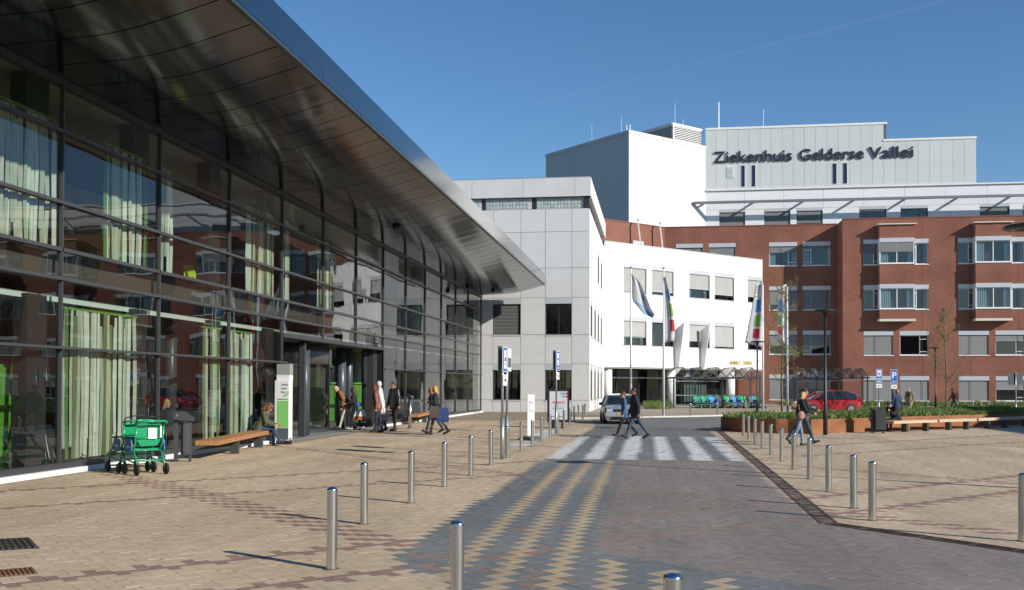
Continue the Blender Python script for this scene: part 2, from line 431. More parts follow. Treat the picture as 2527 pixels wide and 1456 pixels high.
# road beyond the zebra, with a pale kerb line
mb = MB().add([(-2.75, 45, 0.002), (2.1, 45, 0.002), (30, 62, 0.002), (75, 64, 0.002), (75, 78, 0.002), (16, 76, 0.002), (-1, 73, 0.002), (-4.0, 60, 0.002)], [tuple(range(8))])
tag(mb.build("road", pm("road_paving", (0.17, 0.165, 0.155), 0.85, var=0.08, vs=0.8, bump=.2, bs=30)), kind="structure")
mb = MB()
kp = [gp(1405, 1034), gp(1480, 1034), gp(1590, 1031), gp(1700, 1029), gp(1775, 1027)]
kp = [Vector((k.x, k.y, 0)) for k in kp] + [Vector((12, 80, 0)), Vector((60, 81, 0))]
for a, b in zip(kp[:-1], kp[1:]): mb.bar(a + Vector((0, 0, .04)), b + Vector((0, 0, .04)), 0.2, 0.1)
tag(mb.build("kerb", pm("pale_kerb", (0.55, 0.53, 0.48), 0.8, var=.08, vs=3)), kind="structure")
mb = MB()
mb.add([(k.x, k.y + .1, .05) for k in kp] + [(70, 104, .05), (-6, 104, .05), (-6, 72, .05)], [tuple(range(len(kp) + 3))])
tag(mb.build("pavement", pm("pavement_tan", (0.33, 0.27, 0.2), 0.88, var=0.1, vs=1.2)), kind="structure")

# slotted drainage channel along the right-hand edge of the road
drain = thing("drainage_channel", "long rusty slotted drain channel along the right edge of the road", "drain", (2.25, 13.6, 0))
M_rust = pm("rusty_iron", (0.085, 0.052, 0.036), 0.75, var=0.35, vs=6, bump=.3, bs=60)
for a, b in (((0, 0, 0), (0.28, 29.4, 0)), ((0.02, -0.02, 0), (4.6, -5.2, 0))):
    a, b = Vector(a), Vector(b); d = (b - a).normalized(); nn = Vector((-d.y, d.x, 0)); L = (b - a).length
    mb = MB()
    for s in (-.11, .11): mb.bar(a + nn * s + Vector((0, 0, -.004)), b + nn * s + Vector((0, 0, -.004)), .03, .02)
    mb.bar(a + Vector((0, 0, -.014)), b + Vector((0, 0, -.014)), .2, .004)
    mb.build("channel_frame", M_rust, drain)
    mb = MB(); k = 0.0
    for s in (-.07, -.035, 0, .035, .07): mb.bar(a + nn * s + Vector((0, 0, -.003)), b + nn * s + Vector((0, 0, -.003)), .014, .014)
    while k < L: mb.bar(a + d * k - nn * .1 + Vector((0, 0, -.002)), a + d * k + nn * .1 + Vector((0, 0, -.002)), .03, .015); k += .5
    mb.build("grating", M_rust, drain)
# gully grates at the bottom left
def gully(name, label, pts, mat, bars, nb):
    c = sum((gp(*p) for p in pts), Vector()) / 4
    t = thing(name, label, "drain grate", (c.x, c.y, 0))
    q = [gp(*p) - c for p in pts]
    MB().prism([p + Vector((0, 0, -.01)) for p in q], (0, 0, .013)).build("plate", M_rust if mat is None else mat, t)
    for i in range(nb):
        s = (i + .5) / nb
        a = q[0].lerp(q[1], s); b = q[3].lerp(q[2], s)
        MB().bar(a.lerp(b, .06) + Vector((0, 0, .006)), a.lerp(b, .94) + Vector((0, 0, .006)), .028, .012).build("grate_bar", bars, t)
gully("drain_grate", "dark iron gully grate in the tan paving, the upper of two", [(-60, 1333), (72, 1326), (97, 1353), (-50, 1362)], pm("iron_dark", (.03, .03, .03), .7, var=.3, vs=9), pm("iron_bars", (.09, .075, .06), .6, .3, var=.3, vs=12), 9)
gully("drain_grate", "rust brown gully grate in the tan paving, the lower of two", [(-60, 1412), (80, 1400), (94, 1416), (-50, 1429)], None, pm("iron_rust", (.19, .085, .035), .75, var=.3, vs=9), 12)
# ================================================================== GLASS PAVILION (left)
FX = -11.95
pav = thing("glass_pavilion", "long glazed entrance pavilion with a sweeping dark metal canopy on the left", "building", (FX, 40, 0))
PO = Vector((FX, 40, 0))
def pb(mb, name, mats, parent=None, smooth=False):
    """build with world coordinates under the pavilion"""
    mb.v = [(a - PO.x, b - PO.y, c - PO.z) for a, b, c in mb.v]
    return mb.build(name, mats, pav if parent is None else parent, smooth)
YS = [2.6 + 4.0 * i for i in range(17)]; YS = [y for y in YS if y > 6][0:] ; YS[-1] = 67.3
ZS = [0.22, 2.55, 3.95, 4.55, 5.5, 6.95, 7.95]
M_facade = glass("facade_glass", (0.66, 0.73, 0.69), 1.82, wave=0.16, ws=0.55, dist=0.05, refl=(0.95, 0.97, 1.0))
pane_mesh = {}
def pane(y0, y1, z0, z1, x=FX - .05, mat=None, axis='y', name="glass_pane"):
    mb = MB(); w = y1 - y0; h = z1 - z0
    key = (round(w, 3), round(h, 3), axis, mat.name if mat else '')
    if key not in pane_mesh:
        m2 = MB()
        if axis == 'y': m2.add([(0, 0, 0), (0, w, 0), (0, w, h), (0, 0, h)], [(0, 1, 2, 3)])
        else: m2.add([(0, 0, 0), (w, 0, 0), (w, 0, h), (0, 0, h)], [(0, 1, 2, 3)])
        pane_mesh[key] = m2.mesh("glass_pane", mat or M_facade)
    loc = Vector((x, y0, z0)) if axis == 'y' else Vector((y0, x, z0))
    return link(name, pane_mesh[key], pav, loc - PO)
EN0, EN1, ENZ = 30.6, 42.6, 3.5
for i in range(len(YS) - 1):
    y0, y1 = YS[i], YS[i + 1]; ent = EN0 - .1 < y0 and y1 < EN1 + .1
    for k in range(6):
        z0, z1 = ZS[k], ZS[k + 1]
        if ent and z1 < ENZ: continue
        if ent and z0 < ENZ: z0 = ENZ
        pane(y0, y1, z0, z1)
for i, y in enumerate(YS):
    z0 = 0.0 if not (EN0 + .1 < y < EN1 - .1) else ENZ
    mb = MB().b2((FX - .07, y - .02, z0), (FX + .015, y + .02, 8.0)); pb(mb, "mullion", M_mull)
for k, z in enumerate(ZS[1:-1]):
    d, h = (0.05, .065) if z not in (2.55, 4.55) else ((.10, .05) if z == 2.55 else (.015, .075))
    for a, b in (((YS[0], YS[-1]),) if z > ENZ else ((YS[0], EN0 + .25), (EN1, YS[-1]))):
        pb(MB().b2((FX - .1, a, z - h / 2), (FX + d, b, z + h / 2)), "transom", M_mull)
pb(MB().b2((FX - .2, YS[0], 7.9), (FX + .08, YS[-1], 8.06)), "transom", M_dark)
for a, b in ((YS[0], EN0), (EN1, YS[-1])):
    pb(MB().b2((FX - .15, a, -.02), (FX + .04, b, .22)), "plinth", M_dark)
    pb(MB().b2((FX + .04, a, -.02), (FX + .16, b, .10)), "kerb_strip", pm("white_kerb", (.74, .74, .72), .6, var=.05, vs=2))
# canopy: belly-shaped soffit of polished panels
EDX, EDZ0, EDZ1 = -7.45, 8.62, 9.42
def soff(t): return 7.98 + 0.66 * t ** 2.3 + 0.02 * math.sin(t * 9)
def soffit_material():
    m = bpy.data.materials.new("polished_soffit"); m.use_nodes = True; nt = m.node_tree; b = nt.nodes["Principled BSDF"]
    b.inputs["Base Color"].default_value = (0.082, 0.084, 0.086, 1); b.inputs["Metallic"].default_value = 1.0
    b.inputs["Roughness"].default_value = 0.13
    tc = nt.nodes.new("ShaderNodeNewGeometry"); mp = nt.nodes.new("ShaderNodeMapping"); mp.inputs["Scale"].default_value = (0.5, 1.6, 0.5)
    nt.links.new(tc.outputs["Position"], mp.inputs[0])
    n = nt.nodes.new("ShaderNodeTexNoise"); n.inputs["Scale"].default_value = 0.9; n.inputs["Detail"].default_value = 2
    nt.links.new(mp.outputs[0], n.inputs["Vector"])
    bp = nt.nodes.new("ShaderNodeBump"); bp.inputs["Strength"].default_value = 0.13; bp.inputs["Distance"].default_value = 0.07
    nt.links.new(n.outputs["Fac"], bp.inputs["Height"]); nt.links.new(bp.outputs[0], b.inputs["Normal"])
    return m
M_soff = soffit_material()
NP = 14
PW = 1.25; py0 = 3.95
prof = [(FX + (EDX - FX) * (i / NP), soff(i / NP)) for i in range(NP + 1)]
mb = MB()
g = .018
P = [(x - FX, -PW / 2 + g, z) for x, z in prof] + [(x - FX, PW / 2 - g, z) for x, z in prof]
n = NP + 1
mb.add(P, [(i, i + 1, n + i + 1, n + i) for i in range(NP)])
P2 = [(x - FX, s * (PW / 2 - g), z + dz) for s in (-1, 1) for dz in (0, .05) for x, z in prof]
for o in (0, 2 * n): mb.add(P2[o:o + 2 * n], [(i, i + 1, n + i + 1, n + i) for i in range(NP)])
smesh = mb.mesh("soffit_panel", M_soff); smooth_by_angle(smesh, 35)
yc = py0 + PW / 2; k = 0
while yc + PW / 2 <= 67.1:
    link("soffit_panel", smesh, pav, (0, yc - PO.y, 0)); yc += PW; k += 1
YEND = yc - PW / 2
mb = MB(); mb.add([(x, y, z + .06) for y in (py0, YEND) for x, z in prof], [(i, i + 1, n + i + 1, n + i) for i in range(NP)])
pb(mb, "soffit_backing", M_black)
# fascia and roof
M_fasc = pm("fascia_metal", (0.34, 0.34, 0.34), 0.12, 1.0, var=.05, vs=.5)
y = py0
while y < YEND - .1:
    y1 = min(y + 8.75, YEND)
    mb = MB().add([(EDX, y + .006, EDZ0 + .03), (EDX, y1 - .006, EDZ0 + .03), (EDX - .06, y1 - .006, EDZ1), (EDX - .06, y + .006, EDZ1), (EDX - .3, y + .006, EDZ1 + .03), (EDX - .3, y1 - .006, EDZ1 + .03)], [(0, 1, 2, 3), (3, 2, 5, 4)])
    pb(mb, "fascia_panel", M_fasc); y = y1
pb(MB().b2((EDX - .10, py0, EDZ0 - .02), (EDX + .012, YEND, EDZ0 + .03)), "edge_trim", M_dark)
end = [(x, YEND, z) for x, z in prof] + [(EDX - .06, YEND, EDZ1), (EDX - .3, YEND, EDZ1 + .03), (FX, YEND, EDZ1 + .2)]
pb(MB().prism(end, (0, .02, 0)), "canopy_end", M_fasc)
pb(MB().prism([(x, py0 - .02, z) for x, _, z in end], (0, .02, 0)), "canopy_end", M_fasc)
pb(MB().b2((-30, py0, EDZ1 + .0), (EDX - .32, YEND, EDZ1 + .04)), "roof", pm("roof_grey", (.2, .2, .2), .8))
# security camera domes under the canopy
for px, py, d in ((978, 553, 0), (1075, 703, 0), (1217, 712, 0)):
    p = at_plane(px, py, (0, 0, 8.12), Vector((0, 0, 1)))
    p.x = max(min(p.x, EDX - .5), FX + .3); t = (p.x - FX) / (EDX - FX)
    mb = MB().lathe([(.16, 0), (.16, -.06), (.1, -.14), (.02, -.17)], (p.x, min(p.y, 65), soff(t) + .0), 12); pb(mb, "downlight", M_black, smooth=True)
# structure behind the glass
M_floor = pm("interior_floor", (0.20, 0.19, 0.18), 0.35)
M_ceil = pm("interior_ceiling", (0.50, 0.46, 0.38), 0.8)
M_wallin = pm("interior_wall", (0.20, 0.16, 0.12), 0.8, var=.15, vs=.3)
pb(MB().b2((-30, YS[0], -.02), (FX - .2, EN0, .15)), "floor_slab", M_floor)
pb(MB().b2((-30, EN0, -.02), (FX - 2.7, EN1, .06)), "floor_slab", M_floor)
pb(MB().b2((-30, EN1, -.02), (FX - .2, 67.6, .15)), "floor_slab", M_floor)
pb(MB().b2((-30, YS[0], 4.02), (FX - .28, 67.6, 4.48)), "floor_slab", pm("slab_brown", (.11, .085, .07), .7))
pb(MB().b2((-30, YS[0], 3.62), (FX - .8, 67.6, 3.70)), "ceiling", pm("lower_ceiling", (.34, .32, .28), .8))
pb(MB().b2((FX - .5, YS[0], 3.52), (FX - .38, EN0 - .8, 3.62)), "blind_rail", pm("rail_white", (.78, .82, .76), .5))
pb(MB().b2((-30, YS[0], 7.96), (FX - .22, 67.6, 8.1)), "ceiling", M_ceil)
pb(MB().b2((-30.2, YS[0], 0), (-22, 67.6, 8.0)), "back_wall", M_wallin)
pb(MB().b2((-30, 67.35, 0), (FX - .25, 67.6, 8.0)), "end_wall", M_wallin)
pb(MB().b2((-30, 2, 0), (FX - .25, YS[0], 8.0)), "end_wall", M_wallin)
M_colm = pm("column_bluegrey", (.055, .07, .085), .35)
for y in YS[1:-1]:
    if EN0 < y < EN1: continue
    pb(MB().cyl((FX - 1.3, y - .9, .1), (FX - 1.3, y - .9, 4.05), .17, n=16), "interior_column", M_colm, smooth=True)
    pb(MB().b2((FX - .55, y - .75, .15), (FX - .25, y - .12, 3.6)), "pier", pm("pier_dark", (.03, .03, .03), .6))
    pb(MB().b2((FX - .6, y - .85, 4.5), (FX - .25, y - .12, 7.95)), "pier", MATS["pier_dark"])
# entrance recess
pb(MB().b2((FX - .25, EN0, ENZ - .14), (FX + .06, EN1, ENZ)), "lintel", M_dark)
pb(MB().b2((FX - 3.2, EN0, ENZ - .1), (FX - .25, EN1, ENZ - .02)), "porch_ceiling", pm("porch_ceiling", (.12, .12, .12), .6))
pb(MB().b2((FX - 3.2, EN0, -.02), (FX + .1, EN1, .012)), "entrance_mat", pm("entrance_grey", (.22, .23, .24), .7, var=.08, vs=3))
pb(MB().b2((FX - 3.2, EN0 - .12, 0), (FX - .05, EN0, ENZ)), "jamb", M_black)
pb(MB().b2((FX - .35, EN1 - .02, 0), (FX - .02, EN1 + .2, ENZ)), "jamb", M_black)
pb(MB().b2((FX - 3.2, EN0, .0), (FX - 3.1, 34.9, ENZ)), "door_leaf", M_black)
M_clear = glass("clear_glass", (0.86, 0.93, 0.90), 1.5)
pane(39.2, 42.6, .1, 2.5, FX - 1.6, M_clear); pane(39.2, 42.6, 2.56, 3.4, FX - 1.6, M_clear)
pb(MB().b2((FX - 1.66, 39.2, 2.5), (FX - 1.54, 42.6, 2.56)), "transom", M_mull)
pb(MB().b2((FX - 1.66, 39.15, 0), (FX - 1.54, 39.3, 3.4)), "mullion", M_dark)
for xx, y in ((-12.6, 34.4), (-13.15, 40.35)):
    pb(MB().cyl((xx, y, 0), (xx, y, ENZ - .1), .21, n=20), "porch_column", M_colm, smooth=True)
pb(MB().cyl((-13.35, 44.6, 0), (-13.35, 44.6, 3.6), .2, n=20), "porch_column", M_colm, smooth=True)
pb(MB().b2((-12.35, 33.2, 0), (-12.15, 33.36, 3.3)), "door_post", M_dark)
pb(MB().b2((-12.32, 33.36, .05), (-12.24, 33.5, 3.0)), "door_post", M_galv)
# revolving door
rc = (-14.25, 36.9)
rv = thing("revolving_door", "dark revolving door with curved canopy in the pavilion entrance", "door", (rc[0], rc[1], 0))
MB().lathe([(1.62, 2.62), (1.66, 2.62), (1.66, 3.38), (1.62, 3.38)], n=40).build("canopy_ring", pm("ring_metal", (.16, .16, .17), .3, .6), rv, True)
MB().lathe([(1.6, 0.0), (1.64, 0.0), (1.64, .14), (1.6, .14)], n=40).build("base_ring", M_dark, rv)
for a in range(4):
    t = rad(22 + 90 * a); d = Vector((math.cos(t), math.sin(t), 0)); nn = Vector((-d.y, d.x, 0))
    mb = MB(); mb.bar(d * .05 + Vector((0, 0, .16)), d * 1.55 + Vector((0, 0, .16)), .05, .1); mb.bar(d * .05 + Vector((0, 0, 2.55)), d * 1.55 + Vector((0, 0, 2.55)), .05, .1)
    mb.bar(d * 1.52 + Vector((0, 0, .1)), d * 1.52 + Vector((0, 0, 2.6)), .06, .05, up=d); mb.bar(d * .06 + Vector((0, 0, .1)), d * .06 + Vector((0, 0, 2.6)), .06, .05, up=d)
    w = mb.build("door_wing", M_black, rv)
    MB().add([d * .08 + Vector((0, 0, .2)), d * 1.5 + Vector((0, 0, .2)), d * 1.5 + Vector((0, 0, 2.5)), d * .08 + Vector((0, 0, 2.5))], [(0, 1, 2, 3)]).build("pane", M_clear, w)
    MB().bar(d * .9 + nn * .06 + Vector((0, 0, .9)), d * .75 + nn * .06 + Vector((0, 0, 1.6)), .03, .03).build("handle", M_galv, w)
for a0, a1 in ((-70, 20), (110, 200)):
    ring = [(math.cos(rad(a0 + (a1 - a0) * i / 10)) * 1.61, math.sin(rad(a0 + (a1 - a0) * i / 10)) * 1.61) for i in range(11)]
    MB().add([(a, b, .14) for a, b in ring] + [(a, b, 2.62) for a, b in ring], [(i, i + 1, 12 + i, 11 + i) for i in range(10)]).build("curved_pane", M_clear, rv)
    for i in (0, 10): MB().b2((ring[i][0] - .05, ring[i][1] - .05, 0), (ring[i][0] + .05, ring[i][1] + .05, 2.62)).build("post", M_black, rv)

# ---- things behind the glass
M_green = pm("green_laminate", (.12, .32, .05), .4); M_green_d = pm("green_dark", (.08, .26, .03), .45)
dk = thing("reception_desk", "tall bright green reception desk behind the entrance glass", "desk", (-15.5, 48.6, .14))
MB().b2((-.4, -4.6, 0), (.4, 4.4, 1.75)).build("front_panel", M_green, dk)
MB().b2((.4, -3.4, 1.1), (.46, .5, 1.4)).build("stripe", M_green_d, dk)
MB().b2((-.5, -4.7, 1.75), (.5, 4.5, 1.81)).build("top", pm("desk_top", (.2, .55, .08), .4), dk)
for i, (y, x) in enumerate(((49.0, -16.8), (53.5, -16.6))):
    t = thing("white_pillar", ["white round pillar behind the green reception desk", "white round pillar inside, second behind the entrance glass"][i], "pillar", (x, y, .14))
    MB().cyl((0, 0, 0), (0, 0, 3.46), .3, n=20).build("shaft", M_white, t, True); MB().cyl((0, 0, 0), (0, 0, .1), .33, n=20).build("base", M_galv, t, True)
def curtain(label, y0, y1, z0, z1, x=FX - .2, dens=1.0, warm=0.0, seed=0):
    R = random.Random(seed); t = thing("strip_curtain", label, "curtain", (x, (y0 + y1) / 2, z0), group=None)
    yo = (y0 + y1) / 2; h = z1 - z0
    MB().b2((-.03, y0 - yo, h - .05), (.03, y1 - yo, h)).build("rail", pm("rail_green", (.17, .34, .03), .5), t)
    cols = [pm("strip_white", (.66, .68, .60), .85, var=.1, vs=3), pm("strip_cream", (.54, .51, .40), .85, var=.1, vs=3), pm("strip_green", (.10, .21, .05), .8), pm("strip_pale", (.42, .45, .35), .85, var=.1, vs=3), pm("strip_olive", (.17, .20, .08), .85)]
    wts = [6, 3, 1.4, 2, .8] if not warm else [2.2, 5, 1.5, 2, 1.5]
    y = y0 + .05
    while y < y1 - .05:
        w = R.uniform(.055, .125); m = R.choices(cols, wts)[0]
        lean = R.uniform(-.05, .05); top = R.uniform(.0, .10); lx = R.uniform(-.05, .05)
        a = y - yo; zb = R.choice([0, 0, 0, R.uniform(0, .5)]); zt = h - .05 - top * (R.random() < .3) * 3
        # two folded lengths per strip
        zm = zb + (zt - zb) * R.uniform(.3, .7); k = R.uniform(-.06, .06)
        pts = [(lx, a, zb), (lx + .02, a + w, zb), (lx, a + k, zm), (lx + .03, a + k + w, zm), (lx, a + lean, zt), (lx + .02, a + lean + w, zt)]
        MB().add(pts + [(q[0] - .006, q[1], q[2]) for q in pts], [(0, 1, 3, 2), (2, 3, 5, 4), (7, 6, 8, 9), (9, 8, 10, 11), (0, 2, 8, 6), (2, 4, 10, 8), (1, 7, 9, 3), (3, 9, 11, 5)]).build("strip", m, t)
        y += w * R.choice([.8, .95, 1.1, 1.35, 1.9]) / dens / 1.18
def fy(px): return at_x(px, 900, FX - .2).y
curtain("wide strip curtain on the ground floor behind the green wheelchairs", fy(152), fy(335), .25, 3.42, seed=1)
curtain("narrow strip curtain on the ground floor left of the seated woman", fy(497), fy(543), .25, 3.40, seed=2)
curtain("strip curtain on the ground floor right behind the seated woman", fy(566), fy(617), .25, 3.40, seed=3)
curtain("strip curtain upstairs at the left edge of the photo", 14.75, fy(128), 4.6, 7.2, seed=4)
curtain("strip curtain upstairs above the wide ground floor curtain", fy(247), fy(352), 4.6, 7.2, seed=5)
curtain("narrow strip curtain upstairs just right of the third mullion", fy(388), fy(422), 4.6, 7.2, seed=6)
curtain("strip curtain upstairs above the seated woman, half cream", fy(603), fy(672), 4.6, 7.2, warm=1, seed=7)
curtain("cream strip curtain upstairs left of the entrance flags reflection", fy(694), fy(708), 4.6, 7.3, warm=1, seed=8)
curtain("cream strip curtain upstairs above the revolving door", fy(783), fy(812), 4.6, 7.2, warm=1, seed=9)
# giant floor lamp, ground floor far left
lp = at_x(75, 900, FX - 1.9)
fl = thing("floor_lamp", "oversized white floor lamp with conical shade behind the left glass", "lamp", (lp.x, lp.y, .15))
MB().lathe([(.42, 1.75), (.30, 2.75), (.28, 2.75), (.40, 1.75)], n=28).build("lamp_shade", pm("lamp_white", (.8, .84, .8), .6), fl, True)
MB().lathe([(.55, 0), (.42, .3), (.22, 1.0), (.10, 1.75), (.05, 1.8)], n=24).build("stand", MATS["lamp_white"], fl, True)
def lime_chair(label, px, x, z, rz):
    p = at_x(px, 700, x); t = thing("lime_chair", label, "chair", (x, p.y, z), rz)
    m = pm("lime_plastic", (.42, .55, .02), .4)
    MB().box((0, 0, .45), (.46, .46, .03)).build("seat", m, t)
    MB().loft([[(-.23 + .02 * k, .22 + .05 * k, .46 + .14 * k), (.23 - .02 * k, .22 + .05 * k, .46 + .14 * k), (.23 - .02 * k, .25 + .05 * k, .46 + .14 * k), (-.23 + .02 * k, .25 + .05 * k, .46 + .14 * k)] for k in range(4)]).build("backrest", m, t)
    for a in (-1, 1):
        for b in (-1, 1): MB().cyl((a * .2, b * .2, .45), (a * .24, b * .25, 0), .012, n=6).build("leg", M_galv, t)
lime_chair("lime green chair upstairs, nearest to the third mullion", 482, FX - 1.5, 4.48, rad(60))
lime_chair("lime green chair upstairs further right by the fourth mullion", 538, FX - 1.3, 4.48, rad(100))
gpn = at_x(12, 1000, FX - 2.4)
t = thing("green_partition", "bright green partition panel at the far left behind the glass", "partition", (gpn.x, gpn.y - .6, .15))
MB().b2((-.05, -.7, 0), (.05, .75, 2.1)).build("panel", M_green, t); MB().b2((-.09, -.75, 0), (.09, .8, .06)).build("foot", M_dark, t)
op = at_x(205, 590, FX - 2.6)
t = thing("ochre_partition", "ochre wall panel upstairs behind the second window bay", "partition", (op.x, op.y, 4.48))
MB().b2((-.06, -1.0, 0), (.06, 1.0, 2.3)).build("panel", pm("ochre", (.45, .27, .05), .7), t); MB().b2((-.1, -1.05, 0), (.1, 1.05, .06)).build("foot", M_dark, t)
# ================================================================== FACADE TOOLKIT
class Face:
    def __init__(s, parent, a, b):
        """vertical facade from ground point a to b, seen with a on its left"""
        s.par = parent; s.o = Vector((a[0], a[1], 0)); u = Vector((b[0] - a[0], b[1] - a[1], 0)); s.L = u.length; s.u = u.normalized()
        s.n = Vector((s.u.y, -s.u.x, 0)); s.ang = math.atan2(s.u.y, s.u.x); s.po = parent.location.copy()
    def X(s, px, py=900):
        p = at_plane(px, py, s.o, s.n); return (p - s.o).dot(s.u)
    def Zc(s, px, py):
        return at_plane(px, py, s.o, s.n).z
    def put(s, name, me, x=0, z=0, d=0, parent=None):
        """d = outward distance"""
        if parent is not None: return link(name, me, parent, (x, -d, z))
        return link(name, me, s.par, s.o + s.u * x + s.n * d + Vector((0, 0, z)) - s.po, s.ang)
    def world(s, x, z, d=0): return s.o + s.u * x + s.n * d + Vector((0, 0, z))

def hole_wall(x0, x1, z0, z1, holes, depth=0.35):
    xs = sorted({x0, x1} | {h[0] for h in holes} | {h[1] for h in holes}); zs = sorted({z0, z1} | {h[2] for h in holes} | {h[3] for h in holes})
    xs = [x for x in xs if x0 <= x <= x1]; zs = [z for z in zs if z0 <= z <= z1]
    mb = MB()
    for i in range(len(xs) - 1):
        for k in range(len(zs) - 1):
            cx, cz = (xs[i] + xs[i + 1]) / 2, (zs[k] + zs[k + 1]) / 2
            if any(h[0] < cx < h[1] and h[2] < cz < h[3] for h in holes): continue
            mb.add([(xs[i], 0, zs[k]), (xs[i + 1], 0, zs[k]), (xs[i + 1], 0, zs[k + 1]), (xs[i], 0, zs[k + 1])], [(0, 1, 2, 3)])
    for a, b, c, e in holes:
        a, b, c, e = max(a, x0), min(b, x1), max(c, z0), min(e, z1)
        mb.add([(a, 0, c), (b, 0, c), (b, 0, e), (a, 0, e), (a, depth, c), (b, depth, c), (b, depth, e), (a, depth, e)], [(0, 4, 5, 1), (1, 5, 6, 2), (2, 6, 7, 3), (3, 7, 4, 0)])
    return mb
WC = {}
def cached(key, fn):
    if key not in WC: WC[key] = fn()
    return WC[key]
def window(F, x, z, w, h, style='plain', blind=0.0, frame=None, box=0.36, sill=True, dep=0.14, curt=0.0, room=True, boxm=None, slatm=None, out=0.0, parent=None):
    frame = frame or M_frame_d; hw = h - box; t = .07; key = (round(w, 2), round(h, 2))
    def fr():
        mb = MB(); mb.b2((0, 0, 0), (t, .06, hw)); mb.b2((w - t, 0, 0), (w, .06, hw)); mb.b2((t, 0, 0), (w - t, .06, t)); mb.b2((t, 0, hw - t), (w - t, .06, hw))
        if style == 'two': mb.b2((w / 2 - .04, 0, t), (w / 2 + .04, .06, hw - t))
        if style == 'three':
            for q in (1 / 3, 2 / 3): mb.b2((w * q - .04, 0, t), (w * q + .04, .06, hw - t))
        if style in 'LR' and len(style) == 1:
            v = w * (.30 if style == 'L' else .70); mb.b2((v - .04, 0, t), (v + .04, .06, hw - t))
            a, b = (t, v - .04) if style == 'L' else (v + .04, w - t)
            for q in (.17, .80): mb.b2((a, -.005, hw * q - .03), (b, .055, hw * q + .03))
        return mb.mesh("window", frame)
    wo = F.put("window", cached(("f", key, style, frame.name), fr), x, z, -dep + out, parent)
    def ch(name, me, loc=(0, 0, 0)): return link(name, me, wo, loc)
    ch("pane", cached(("p", key, box), lambda: MB().add([(t, .03, t), (w - t, .03, t), (w - t, .03, hw - t), (t, .03, hw - t)], [(0, 1, 2, 3)]).mesh("pane", M_pane)))
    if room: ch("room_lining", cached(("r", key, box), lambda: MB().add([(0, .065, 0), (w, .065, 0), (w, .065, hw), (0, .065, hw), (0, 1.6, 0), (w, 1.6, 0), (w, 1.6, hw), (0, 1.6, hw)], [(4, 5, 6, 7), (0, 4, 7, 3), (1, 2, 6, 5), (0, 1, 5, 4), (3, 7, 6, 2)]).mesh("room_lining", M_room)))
    if box: ch("blind_box", cached(("b", key, box, (boxm or M_winbox).name), lambda: MB().b2((-.03, -dep - .03, hw + .003), (w + .03, .05, h)).mesh("blind_box", boxm or M_winbox)))
    if sill: ch("sill", cached(("s", key, frame.name), lambda: MB().b2((-.05, -dep - .06, -.09), (w + .05, .0, -.004)).mesh("sill", M_winbox if frame is M_frame_d else frame)))
    if blind > 0.02:
        def bl():
            mb = MB(); zz = hw - .03; zb = hw * (1 - blind) + .04
            while zz > zb:
                mb.add([(.03, -.075, zz - .05), (w - .03, -.075, zz - .05), (w - .03, -.02, zz + .028), (.03, -.02, zz + .028)], [(0, 1, 2, 3)]); zz -= .098
            mb.b2((.03, -.07, zb - .05), (w - .03, -.03, zb - .01)); return mb.mesh("blind", slatm or M_slat)
        ch("blind", cached(("bl", key, round(blind, 2), box, (slatm or M_slat).name), bl))
    if curt:
        def cu():
            mb = MB(); n = 10
            for (a, b) in ((t, t + w * curt), (w - t - w * curt * .6, w - t)):
                P = [(a + (b - a) * i / n, .2 + .03 * (-1) ** i, q) for q in (.1, hw - .1) for i in range(n + 1)]
                mb.add(P, [(i, i + 1, n + 2 + i, n + 1 + i) for i in range(n)])
            return mb.mesh("curtain", M_curt)
        ch("curtain", cached(("c", key, round(curt, 2), box), cu))
    return wo
PANC = {}
def panel(F, x0, x1, z0, z1, mat, d=0.0, g=.012, th=.03, name="wall_panel"):
    key = (round(x1 - x0, 3), round(z1 - z0, 3), mat.name, th)
    if key not in PANC: PANC[key] = MB().b2((g, -th, g), (x1 - x0 - g, 0, z1 - z0 - g)).mesh(name, mat)
    return F.put(name, PANC[key], x0, z0, d)

# ================================================================== PANEL-CLAD OFFICE BLOCK (centre)
ofc = thing("office_block", "pale panel clad office block with glass block band behind the canopy tip", "building", (-4.62, 68.2, 0))
F1 = Face(ofc, (-20.0, 68.2), (-4.62, 68.2)); F2 = Face(ofc, (-4.62, 68.2), (-4.62, 88.0))
zs1 = [F1.Zc(1320, p) for p in (1017, 987, 898, 826, 735, 662, 573, 517)]; zs1[0] = 0.0
ztop, zband = F1.Zc(1440, 438), F1.Zc(1440, 484)
M_w1 = pm("office_panel", (.60, .605, .60), .5, var=.045, vs=.8, obj_var=.015)
holes1 = []
wx = [(F1.X(1216), F1.X(1284)), (F1.X(1345), F1.X(1410))]; wx.insert(0, (wx[0][0] - (wx[1][0] - wx[0][0]), wx[0][1] - (wx[1][0] - wx[0][0])))
for a, b in wx:
    for z0, z1 in ((zs1[1], zs1[2]), (zs1[3], zs1[4])): holes1.append((a, b, z0, z1))
cx = [0.0] + [v for ab in wx for v in ab] + [F1.L]
F1.put("structural_wall", hole_wall(0, F1.L, 0, zs1[-1], holes1).mesh("structural_wall", M_joint), 0, 0, -.035)
for i in range(len(cx) - 1):
    for k in range(len(zs1) - 1):
        if any(abs(cx[i] - h[0]) < .01 and abs(zs1[k] - h[2]) < .01 for h in holes1): continue
        panel(F1, cx[i], cx[i + 1], zs1[k], zs1[k + 1], M_w1)
for i, (a, b) in enumerate(wx):
    window(F1, a, zs1[1], b - a, zs1[2] - zs1[1], 'plain', 0.0, box=.42)
    window(F1, a, zs1[3], b - a, zs1[4] - zs1[3], 'two' if i == 2 else 'plain', 1.0 if i == 1 else 0.0, box=.42, slatm=pm("slat_dark", (.16, .16, .155), .5))
